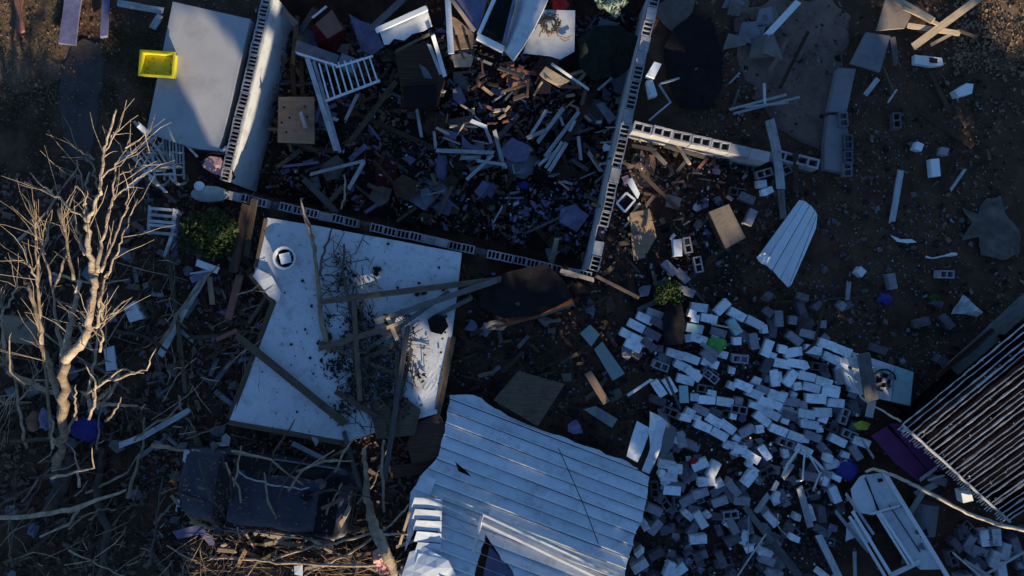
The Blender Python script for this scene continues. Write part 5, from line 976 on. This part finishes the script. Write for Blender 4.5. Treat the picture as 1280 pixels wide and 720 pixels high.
# ------------------------------------------------------------------ crib railing and boards
def crib():
    r = empty('crib_railing', U(440, 100, -.3)); tag(r, 'white crib railing with upright bars lying in the dark room', 'railing')
    board('rail', 370, 66, 421, 82, 2.5, -.14, -.1, 'white', parent=r, t=.03); board('rail', 421, 84, 466, 70, 2.5, -.1, -.1, 'white', parent=r, t=.03); board('rail', 408, 126, 474, 101, 3, -.12, -.1, 'white', parent=r, t=.03)
    for i in range(9): u = i / 8; board('bar', 399 + 63 * u, 80 - 8 * u, 411 + 61 * u, 124 - 22 * u, 1.9, -.11, -.11, 'white', parent=r, t=.02)
crib()
DB = 'boards and trim strewn about the wrecked house'
for a in '''384,72,420,188,6,-.1,-.4,trim 392,76,425,190,4,-.15,-.4,trim 505,-2,464,36,8,-.3,-.4,wood_grey 495,102,437,178,7,-.5,-.7,wood 440,140,545,186,6,-.8,-.85,wood_dark 388,218,455,201,4,-.7,-.6,trim 455,202,436,236,5,-.6,-.8,trim 380,224,421,266,8,-.7,-.7,wood_grey 546,188,618,191,5,-.5,-.5,trim
577,197,600,197,5,-.6,-.6,trim 583,225,616,194,4,-.6,-.55,trim 597,201,632,206,4,-.55,-.55,trim 618,163,630,210,5,-.45,-.6,trim 521,137,527,172,4,-.6,-.7,trim 496,225,516,241,4,-.8,-.8,trim 589,151,608,159,5,-.5,-.5,white 563,157,597,159,2,-.55,-.55,wood_pale 607,160,614,178,4,-.5,-.6,trim
683,138,664,168,4,-.55,-.65,trim 705,134,672,178,5,-.5,-.65,trim 724,139,681,196,5,-.45,-.6,trim 708,179,687,213,5,-.5,-.6,trim 703,177,682,210,4,-.52,-.6,trim 723,171,726,199,4,-.5,-.7,trim 660,172,682,163,5,-.6,-.6,trim 719,150,712,164,4,-.42,-.46,trim 698,186,674,206,4,-.6,-.65,trim
365,76,368,120,6,-.6,-.6,wood_dark 376,74,379,122,6,-.6,-.6,wood_dark 372,20,366,80,6,-.5,-.5,wood 395,10,375,40,8,-.6,-.6,wood_grey 408,8,391,22,2,.0,-.05,white 352,12,370,30,8,-.3,-.4,wood_grey 422,150,416,148,4,-.5,-.5,trim 447,118,432,150,4,-.4,-.6,trim 450,128,470,120,4,-.6,-.6,wood_dark
740,118,700,190,9,-.7,-.8,wood_dark 770,60,735,130,8,-.6,-.7,wood_dark 764,98,748,112,3,-.5,-.5,trim 690,328,696,298,6,-.5,-.2,wood_pale 742,200,716,230,6,-.9,-.9,wood_dark 735,190,752,215,5,-.8,-.8,trim 715,200,735,213,5,-.8,-.8,wood_grey
912,137,984,118,3,.3,.3,trim 917,142,1000,121,3,.28,.3,trim 955,104,956,130,3,.35,.3,trim 932,134,985,128,3,.3,.3,trim 946,58,998,2,8,.2,.25,white 962,150,971,190,11,.35,.5,trim 971,190,976,236,10,.5,.45,trim 976,236,979,272,8,.45,.3,wood_grey 995,190,994,240,6,.6,.3,wood_dark 925,190,962,200,4,.3,.3,trim
1115,-4,1166,26,8,.4,.45,wood_pale 1135,32,1200,42,6,.35,.3,wood_pale 1226,-4,1142,58,9,.4,.35,wood_pale 1190,42,1164,56,4,.3,.25,wood_pale 1197,38,1220,46,3,.3,.3,wood 1130,10,1172,30,4,.45,.4,wood_pale 1162,90,1188,142,5,.1,.1,wood_dark 1150,140,1215,182,8,.12,.12,wood_dark 1126,213,1115,277,7,.2,.12,trim
1206,212,1188,238,3,.12,.12,trim 1061,352,1059,376,5,.1,.1,trim 1098,98,1082,118,6,.2,.2,trim 1104,84,1117,115,2,.15,.15,wood 1120,113,1110,128,2,.15,.15,trim 985,48,962,90,5,.2,.2,wood 1010,40,975,110,4,.2,.2,wood_dark 1115,45,1120,80,7,.3,.2,wood_grey
825,105,848,98,2,.4,.5,trim 824,106,838,128,2,.4,.3,trim 838,128,812,150,2,.3,.3,trim 935,690,936,630,1,.3,.3,metal_pale 932,634,965,678,7,.55,.5,wood_grey 965,678,1000,722,10,.5,.5,wood_grey 945,640,961,618,6,.4,.4,trim 978,598,990,581,6,.45,.45,trim 966,613,972,602,5,.45,.45,trim 1023,669,1050,724,8,.5,.5,trim 999,609,1013,658,8,.5,.45,trim 1045,640,1086,690,4,.5,.5,trim 1058,618,1092,668,3,.55,.5,trim 1068,690,1069,724,4,.3,.3,trim
922,720,957,668,1.2,.5,.6,metal_pale 832,470,850,510,3,.5,.45,wood_grey 785,494,815,474,3,.45,.5,white 735,466,758,503,9,.4,.4,plywood 745,345,798,372,4,.3,.3,wood 700,338,742,350,5,.4,.3,wood_pale 850,358,905,310,8,.15,.15,wood_dark 900,312,930,370,4,.12,.12,wood_dark 800,215,848,262,4,.35,.25,wood 846,180,862,205,4,.35,.3,wood_pale 830,182,880,196,5,.3,.3,wood_pale 808,180,832,205,5,.25,.2,tarp_b 820,188,790,182,4,.3,.3,plywood 862,196,846,215,4,.3,.25,wood_grey
858,350,896,398,3,.2,.2,wood_grey 888,405,925,412,2,.35,.4,wood_pale 1007,398,985,430,4,.3,.2,wood_dark 1030,380,1018,430,3,.3,.35,wood_dark 1018,430,1002,442,3,.35,.3,wood_dark 1100,370,960,378,2,.1,.1,wood_dark
200,445,232,385,8,.3,.35,trim 232,385,256,345,8,.35,.35,trim 210,320,222,400,5,.4,.4,wood 222,400,232,490,5,.4,.4,wood 246,328,272,338,8,.5,.5,white 238,342,265,338,2,.5,.5,trim 262,345,266,382,6,.3,.3,plywood 146,558,180,545,7,.3,.4,trim 180,545,236,513,7,.4,.4,trim 308,255,292,340,10,.4,.4,wood_dark 300,345,285,400,9,.3,.3,brick_b 270,425,296,413,5,.3,.4,brick_b 318,250,308,320,8,.35,.3,wood 240,350,262,336,8,.4,.45,fabric_b
437,634,416,674,5,.7,.6,wood_pale 512,640,500,680,3,.9,.7,wood_pale 380,668,415,690,4,.55,.55,wood_pale 330,676,380,682,4,.5,.5,straw_b 300,664,340,660,3,.5,.5,straw_b 345,690,300,716,4,.5,.5,straw_b 440,692,420,722,4,.5,.5,wood_pale 405,700,470,690,4,.5,.55,straw_b
92,-4,84,56,22,.15,.2,fabric_b 133,-4,130,46,9,.15,.2,fabric_b 148,4,205,14,8,.15,.15,trim 20,-4,28,40,6,.2,.2,brick_b 28,-10,20,50,4,.1,.1,brick_b 246,240,232,300,5,.2,.2,wood_dark 190,36,200,20,8,.2,.2,trim 1170,585,1150,600,3,.5,.5,trim 1145,618,1170,605,7,.4,.5,green_b 1138,640,1156,612,6,.4,.5,green_b 1190,690,1225,720,2,.3,.3,metal_pale 1205,700,1240,722,3,.3,.35,trim 1076,548,1092,572,2.5,.5,.5,trim 1280,690,1225,722,2,.3,.3,metal_pale 1160,600,1180,594,2,.5,.55,trim 1090,502,1086,522,9,.35,.3,trim'''.split():
    q = a.split(','); mm = {'tarp_b': 'tarp', 'brick_b': 'brick', 'fabric_b': 'fabric_blue', 'straw_b': 'straw', 'green_b': 'green_slab'}.get(q[7], q[7])
    DESC.setdefault(mm, {'tarp': 'dull brown strip', 'brick': 'reddish brown plank', 'fabric_blue': 'slate blue painted board', 'straw': 'splintered straw coloured stick', 'green_slab': 'grey green board'}.get(mm, 'board'))
    board('board', *[float(v) for v in q[:7]], mm, group=DB)
# bent chair legs in the rubble
for P, lab in (([(1006, 566, .55, 1.4), (1003, 600, .5, 1.4), (995, 602, .45, 1.4)], 'bent white tube leg in the rubble above the long white plank'), ([(1012, 570, .55, 1.4), (1025, 592, .5, 1.4), (1016, 614, .45, 1.4)], 'crooked white tube arm beside the bent white tube leg'), ([(973, 642, .4, .8), (971, 655, .4, .8), (977, 664, .4, .8), (984, 669, .4, .8)], 'small gold wire hook in the dark rubble'), ([(1000, 560, .55, 2), (985, 580, .5, 2.4), (978, 596, .45, 2.4)], 'pale tube slanting from the block row into the rubble'), ([(1002, 562, .55, 2), (1018, 575, .5, 2.2), (1030, 588, .45, 2.2)], 'pale tube running down toward the grey block')):
    tag(tube('metal_tube', P, 'metal_bright' if 'gold' not in lab else 'cable', None, .003), lab, 'tube', 'bent tubes in the rubble')
# dull debris boards heaped in the dark room and yards
random.seed(33)
def heap(nb, x0, y0, x1, y1, zr, mats, poly=None, L=(14, 60), w=(2, 7), group=None):
    n = 0
    while n < nb:
        x, y = random.uniform(x0, x1), random.uniform(y0, y1)
        if poly and not inside(x, y, poly): continue
        a = random.choice([-.9, -.6, .4, 1.1, 0]) + random.gauss(0, .35); l = random.uniform(*L) * random.random() ** .5; dx, dy = math.cos(a) * l / 2, math.sin(a) * l / 2; z = random.uniform(*zr)
        mm = random.choice(mats); nm = {'trim': 'trim_stick', 'trim_dim': 'trim_stick', 'fabric_blue': 'painted_board', 'wood': 'timber', 'wood_dark': 'timber', 'wood_grey': 'plank', 'wood_pale': 'splinter', 'straw': 'splinter', 'plywood': 'plywood_strip', 'brick': 'plank'}.get(mm, 'board'); board(nm, x - dx, y - dy, x + dx, y + dy, random.uniform(*w), z, z + random.uniform(-.1, .12), mm, cat=nm.replace('_', ' '), group=group or DB, t=random.uniform(.02, .05)); n += 1
RM = [(350, 40), (800, 20), (735, 325), (335, 240)]
heap(95, 340, 0, 800, 330, (-1.1, -.7), ['wood_dark', 'wood_dark', 'wood_dark', 'wood_grey', 'trim_dim', 'fabric_blue'], RM)
heap(26, 745, 165, 900, 345, (.03, .2), ['wood_dark', 'wood', 'wood', 'wood_grey', 'plywood'], None, (8, 40), (2, 6))
heap(26, 180, 300, 330, 520, (.03, .2), ['wood_dark', 'wood_dark', 'wood_grey', 'fabric_blue'], None, (10, 50), (2, 7))
heap(14, 0, 250, 180, 470, (.03, .2), ['wood_dark', 'fabric_blue', 'wood_grey'], None, (8, 30), (2, 6))
heap(46, 240, 658, 520, 728, (.25, .6), ['wood', 'straw', 'wood_pale', 'wood_pale', 'wood_dark', 'plywood'], None, (10, 70), (1.5, 5))
heap(30, 440, 20, 640, 130, (-.9, -.5), ['wood_dark', 'wood_dark', 'wood_dark', 'wood', 'trim_dim'], None, (10, 50), (2, 6))
heap(16, 560, 400, 800, 500, (.03, .2), ['wood_dark', 'wood_dark', 'wood'], None, (10, 40), (2, 6))
heap(44, 540, 110, 790, 270, (-.95, -.5), ['trim', 'trim', 'trim', 'trim_dim', 'wood_pale'], RM, (8, 34), (1.5, 4))
heap(40, 350, 40, 760, 300, (-1.0, -.6), ['wood', 'wood', 'wood_dark', 'brick'], RM, (20, 80), (3, 8))
heap(34, 170, 230, 330, 560, (.05, .3), ['trim_dim', 'wood', 'wood_dark', 'wood_grey'], None, (15, 80), (2, 6))
heap(24, 0, 420, 250, 720, (.05, .3), ['wood_dark', 'wood_grey', 'wood'], None, (15, 90), (2, 7))
heap(20, 225, 545, 460, 660, (.3, 1.1), ['wood_dark', 'wood', 'trim_dim'], None, (10, 60), (1.5, 5))
heap(22, 570, 340, 830, 560, (.05, .3), ['wood_dark', 'wood', 'trim_dim', 'wood_grey'], None, (10, 50), (2, 6))
heap(26, 900, 70, 1270, 480, (.04, .1), ['wood_dark', 'wood', 'trim', 'wood_grey'], None, (6, 30), (1.5, 4))
heap(24, 560, 72, 735, 124, (-.62, -.38), ['brick', 'wood', 'plywood', 'wood_pale', 'brick'], None, (10, 36), (2, 5))
heap(14, 552, 128, 640, 166, (-.65, -.5), ['wood', 'trim', 'wood_pale', 'brick'], None, (8, 26), (1.5, 4))
heap(22, 780, 180, 880, 330, (.12, .35), ['wood_pale', 'plywood', 'trim', 'wood', 'brick'], None, (8, 30), (1.5, 4))
# dull rags and scraps in the room and yard, each its own thing
def scraps(nb, x0, y0, x1, y1, zr, mats, poly, s, desc, grp):
    n = 0
    while n < nb:
        x, y = random.uniform(x0, x1), random.uniform(y0, y1)
        if poly and not inside(x, y, poly): continue
        k = random.randint(4, 6); z = random.uniform(*zr); a0 = random.uniform(0, 6); pts = [(x + math.cos(a0 + i * 6.283 / k) * random.uniform(*s), y + math.sin(a0 + i * 6.283 / k) * random.uniform(*s), z + random.uniform(-.04, .06)) for i in range(k)]
        mm = random.choice(mats); o = sheet('scrap', pts, z, .012, mm, amp=.06, sub=2, freq=4); auto(o, {'fabric_blue': 'slate blue', 'fabric_grey': 'dull grey', 'tarp': 'dull brown', 'tarp_tan': 'dark tan', 'fabric_dark': 'black', 'plaster': 'grey', 'white': 'white', 'panel': 'white', 'wood_dark': 'dark brown', 'crumb_white': 'white'}[mm] + ' ' + desc, 'scrap', grp, x, y); n += 1
scraps(44, 340, 30, 800, 330, (-1.1, -.75), ['fabric_blue', 'fabric_grey', 'fabric_dark', 'tarp', 'fabric_dark', 'wood_dark'], RM, (4, 15), 'crumpled scrap', 'scraps in the dark room')
scraps(20, 745, 170, 900, 340, (.05, .2), ['fabric_blue', 'fabric_grey', 'tarp', 'fabric_dark', 'panel'], None, (3, 9), 'scrap beside the tall wall', 'scraps by the tall wall')
scraps(22, 10, 240, 320, 720, (.05, .2), ['fabric_blue', 'fabric_dark', 'tarp_tan', 'fabric_dark', 'fabric_grey'], None, (3, 10), 'yard scrap', 'scraps in the yard')
scraps(26, 900, 240, 1270, 470, (.03, .08), ['fabric_blue', 'plaster', 'tarp_tan', 'fabric_grey'], None, (2, 6), 'scrap on the dark open yard', 'scraps on the open yard')
scraps(26, 790, 500, 1080, 720, (.12, .3), ['fabric_blue', 'plaster', 'fabric_grey', 'tarp'], POLYR, (3, 8), 'scrap among the blocks', 'scraps among the blocks')
scraps(26, 345, 10, 790, 300, (-1.05, -.7), ['wood_dark', 'wood_dark', 'fabric_grey', 'tarp_tan', 'fabric_blue', 'plaster'], RM, (9, 24), 'large torn panel', 'torn panels in the dark room')
scraps(46, 0, 240, 330, 720, (.1, .35), ['fabric_blue', 'plaster', 'tarp_tan', 'fabric_grey', 'wood_dark', 'fabric_dark'], None, (4, 13), 'torn sheet in the yard', 'torn sheets in the yard')
scraps(26, 570, 345, 830, 560, (.08, .3), ['fabric_dark', 'tarp_tan', 'fabric_grey', 'wood_dark', 'fabric_blue'], None, (4, 14), 'torn sheet in the dark gap', 'torn sheets in the dark gap')
scraps(14, 225, 545, 450, 650, (.5, 1.2), ['fabric_blue', 'tarp_tan', 'fabric_dark', 'plaster'], None, (3, 10), 'scrap caught on the buried car', 'scraps on the car')
for i in range(12):
    x, y = random.uniform(235, 430), random.uniform(560, 660); a = random.gauss(-1.2, .6); L = random.uniform(40, 100); branch([(x, y, .9, 1.6), (x + math.cos(a) * L * .5, y + math.sin(a) * L * .5, 1.25, 1.3), (x + math.cos(a + .2) * L, y + math.sin(a + .2) * L, 1.1, .7)], 'thin bent branch across the car', 'twig' if i % 2 else 'twig_dark')
# ------------------------------------------------------------------ litter nobody could count
def litter(name, n, x0, y0, x1, y1, s, m, poly=None, flat=.25, long=1.0, zmax=.05, avoid=None):
    b = MB(); k = 0
    while k < n:
        x, y = random.uniform(x0, x1), random.uniform(y0, y1); k += 1
        if poly and not inside(x, y, poly): continue
        if noise.noise((x * .02, y * .02, 3)) + random.random() * .7 < .12: continue
        z = gz(x, y); p = U(x, y, z); p.z = gh(p.x, p.y) + random.uniform(.0, zmax); shard(b, p, (abs(random.gauss(0, .6)) + .35) * s, flat, long)
    tag(b.build(name, m), kind='stuff')
litter('floor_litter', 1000, 335, 10, 810, 335, .045, 'crumb_blue', RM, .25, 2.2, .35); litter('splinters', 5200, 335, 10, 810, 335, .035, 'crumb_brown', RM, .3, 2.8, .45); litter('splinters', 700, 335, 10, 810, 335, .022, 'crumb_white', RM, .3, 2.4, .5); litter('floor_litter', 2600, 335, 10, 810, 335, .06, 'crumb_dark', RM, .3, 1.6, .4)
litter('floor_litter', 450, 640, 240, 760, 345, .045, 'crumb_blue', RM, .25, 1.8, .6)
litter('yard_litter', 2600, -10, 215, 330, 730, .05, 'crumb_brown', None, .3, 2.2, .12); litter('yard_litter', 900, 180, 230, 560, 730, .04, 'crumb_blue', None, .3, 1.6, .1); litter('yard_litter', 1800, 225, 540, 520, 730, .04, 'crumb_brown', None, .3, 2.4, .15); litter('yard_litter', 1300, 560, 340, 830, 560, .045, 'crumb_dark', None, .3, 1.8, .15); litter('yard_litter', 200, 560, 340, 830, 560, .03, 'crumb_blue', None, .3, 1.5, .12)
litter('yard_litter', 1700, 860, 0, 1290, 480, .04, 'crumb_brown', None, .25, 1.5, .05); litter('yard_litter', 500, 860, 60, 1290, 480, .022, 'crumb', None, .3, 1.6); litter('yard_litter', 1600, 745, 165, 940, 380, .04, 'crumb_dark', None, .3, 2, .2); litter('yard_litter', 350, 745, 165, 940, 380, .03, 'crumb', None, .3, 1.8, .25)
litter('floor_litter', 1200, 335, 10, 810, 335, .022, 'crumb_blue', RM, zmax=.35); litter('floor_litter', 2200, 335, 10, 810, 335, .03, 'crumb_brown', RM, .3, 2.2, .3); litter('floor_litter', 420, 335, 10, 810, 335, .018, 'crumb_white', RM, zmax=.4); litter('splinters', 3200, 335, 10, 810, 335, .045, 'crumb_dark', RM, .4, 2.0, .3)
litter('yard_litter', 2600, -10, 215, 330, 730, .022, 'crumb_brown', None, .3, 2.4); litter('yard_litter', 900, -10, 215, 330, 730, .016, 'crumb_blue', None); litter('yard_litter', 3800, -10, 215, 520, 730, .03, 'crumb_dark', None, .4, 2.2, .12); litter('yard_litter', 150, -10, 215, 330, 730, .014, 'crumb_white')
litter('yard_litter', 1500, 860, 0, 1290, 480, .03, 'crumb_dark', None, .5, 1.5, .04); litter('yard_litter', 760, 860, 60, 1290, 480, .013, 'crumb_white', None, .3); litter('yard_litter', 2600, 860, 0, 1290, 480, .018, 'crumb_brown', None, .3, 1.8); litter('yard_litter', 500, 900, 220, 1290, 500, .022, 'crumb_blue', None)
litter('yard_litter', 900, 1060, 440, 1290, 730, .02, 'crumb_blue', None); litter('yard_litter', 900, 740, 165, 920, 380, .024, 'crumb_brown', None, .3, 2.2, .15); litter('yard_litter', 260, 740, 165, 920, 380, .018, 'crumb_white', None, .3, 1.4, .2); litter('yard_litter', 700, 560, 340, 830, 520, .024, 'crumb_brown', None, .3, 2, .1); litter('yard_litter', 420, 600, 340, 830, 520, .02, 'crumb_blue')
litter('yard_litter', 2200, -10, -10, 330, 230, .02, 'crumb_brown', None, .3, 1.5); litter('leaf_litter', 2200, 1190, -20, 1300, 95, .03, 'straw', None, .2, 1.3, .08); litter('leaf_litter', 1500, -20, -20, 100, 130, .022, 'straw', None, .2, 1.3, .05)
def blades(name, n, x0, y0, x1, y1, m, h=.1, poly=None):
    b = MB()
    for _ in range(n):
        x, y = random.uniform(x0, x1), random.uniform(y0, y1)
        if noise.noise((x * .03, y * .03, 8)) < -.1: continue
        p = U(x, y, 0); p.z = gh(p.x, p.y); a = random.uniform(0, 6.28); w = Vector((math.cos(a), math.sin(a), 0)) * .008; t = Vector((random.uniform(-1, 1), random.uniform(-1, 1), .8)) * h * random.uniform(.4, 1.2)
        b.add([p - w, p + w, p + t], [(0, 1, 2)])
    tag(b.build(name, m), kind='stuff')
blades('grass', 9000, -10, -10, 80, 330, 'grass', .09); blades('grass', 5000, 130, 30, 200, 180, 'grass', .09); blades('grass', 3000, 1195, -10, 1295, 90, 'straw', .12)
def straw():
    def stalk(b, x, y, a, L, z, r, dz=.2, sides=3):
        p = U(x, y, z); a2 = a + random.gauss(0, .25); d = Vector((math.cos(a), -math.sin(a), random.uniform(-dz, dz))) * L / 2; e = Vector((math.cos(a2), -math.sin(a2), random.uniform(-dz, dz))) * L / 2
        b.tube([(p - d, r * .8), (p, r), (p + e * .6, r * .8), (p + e + Vector((random.uniform(-.06, .06), random.uniform(-.06, .06), 0)) * L, r * .4)], sides)
    b = MB(); n = 0
    while n < 1500:
        x, y = random.uniform(235, 520), random.uniform(652, 735); n += 1
        if noise.noise((x * .022, y * .05, 4)) + (y - 690) / 90 < -.12: continue
        stalk(b, x, y, random.gauss(.1, .5) if random.random() < .6 else random.uniform(0, 3.1), random.choice([.12, .2, .35, .7]) * random.uniform(.6, 1.3), random.uniform(.1, .62), random.choice([.004, .006, .010]))
    tag(b.build('straw', 'straw'), kind='stuff')
    for m, cnt, zz in (('twig_dark', 1500, .35), ('twig', 520, .6)):
        b = MB(); n = 0
        while n < cnt:
            x, y = random.uniform(-10, 340) if random.random() < .85 else random.uniform(225, 450), random.uniform(300, 730); n += 1
            if noise.noise((x * .018, y * .018, 6)) < -.02 and y < 620: continue
            stalk(b, x, y, random.gauss(-1.1, .55) if random.random() < .7 else random.gauss(-.2, .5), random.choice([.15, .3, .6, 1.2]) * random.uniform(.6, 1.3), random.uniform(.05, zz), random.choice([.004, .006, .009, .014]), .25, 4)
        tag(b.build('brush', m), kind='stuff')
straw()
# ------------------------------------------------------------------ labels for the many look-alikes, by their place among named things
LAND = [(201, 83, 'the yellow tote'), (213, 200, 'the tipped rocking chair'), (262, 205, 'the patio chair cushion'), (263, 243, 'the oval stone lid'), (260, 290, 'the dense green shrub'), (358, 323, 'the white bucket'), (545, 405, 'the crumpled black bag'), (78, 500, 'the leaning tree trunk'), (104, 535, 'the bright blue tarp bundle'), (25, 412, 'the tan box'), (166, 390, 'the white yard box'), (330, 625, 'the dark car'), (348, 667, 'the tan cardboard sheet'), (478, 680, 'the broken sapling trunk'), (645, 490, 'the brown plywood sheet'), (820, 550, 'the curled metal sheet'), (655, 385, 'the brown sofa'), (371, 150, 'the square plywood board'), (440, 100, 'the white crib railing'), (410, 30, 'the brown cushion box'), (505, 34, 'the broken window unit'), (578, 40, 'the white framed door'), (655, 35, 'the curved mattress'), (690, 30, 'the vine wreath'), (690, 95, 'the sunlit crate'), (695, 170, 'the fan of white slats'), (552, 208, 'the blue patterned bag'), (652, 200, 'the large grey cushion'), (483, 216, 'the maroon box'), (757, 65, 'the dark green canopy'), (868, 80, 'the round black tarp'), (800, 212, 'the brown rug'), (803, 292, 'the torn tan board'), (782, 253, 'the picture frame'), (909, 283, 'the tan cabinet'), (836, 366, 'the small green bush'), (895, 433, 'the green plastic'), (753, 440, 'the long grey green slab'), (990, 305, 'the siding panel'), (1088, 65, 'the square grey panel'), (1046, 180, 'the toppled grey wall slab'), (1162, 76, 'the white gutter piece'), (1205, 112, 'the lone white box'), (1240, 290, 'the brown tarp'), (1206, 384, 'the white cloth'), (1106, 374, 'the small blue bag'), (1104, 475, 'the broken fan'), (1078, 531, 'the yellow green bag'), (1059, 588, 'the deep blue bag'), (1130, 660, 'the white door unit'), (1210, 620, 'the bright white box'), (1135, 570, 'the purple panels'), (868, 578, 'the red toy'), (1200, 530, 'the ribbed shed roof'), (660, 620, 'the torn metal roof'), (430, 410, 'the white roof panel')]
ORD = ['', 'second ', 'third ', 'fourth ', 'fifth ', 'sixth ', 'seventh ', 'eighth ', 'ninth ', 'tenth ', 'eleventh ', 'twelfth ', 'thirteenth ', 'fourteenth ', 'fifteenth ', 'sixteenth ', 'seventeenth ', 'eighteenth ', 'nineteenth ', 'twentieth '] + ['twenty ' + k for k in ('first ', 'second ', 'third ', 'fourth ', 'fifth ', 'sixth ', 'seventh ', 'eighth ', 'ninth ')] + ['thirtieth '] + ['thirty ' + k for k in ('first ', 'second ', 'third ', 'fourth ', 'fifth ')]
byd = {}
for q in AUTO: byd.setdefault(q[1], []).append(q)
RANK = {}
for d, qs in byd.items():
    for (lx, ly, ln) in LAND:
        for i, q in enumerate(sorted(qs, key=lambda q: (q[2] - lx) ** 2 + (q[3] - ly) ** 2)): RANK[(q[0].name, ln)] = i
for o, d, x, y in AUTO:
    c = sorted(LAND, key=lambda l: (l[0] - x) ** 2 + (l[1] - y) ** 2)[:6]; best = min(c, key=lambda l: RANK[(o.name, l[2])]); i = RANK[(o.name, best[2])]
    o['label'] = f'{d}, {ORD[min(i, len(ORD) - 1)]}closest to {best[2]}'.replace(', closest', ' closest').replace(',', '')
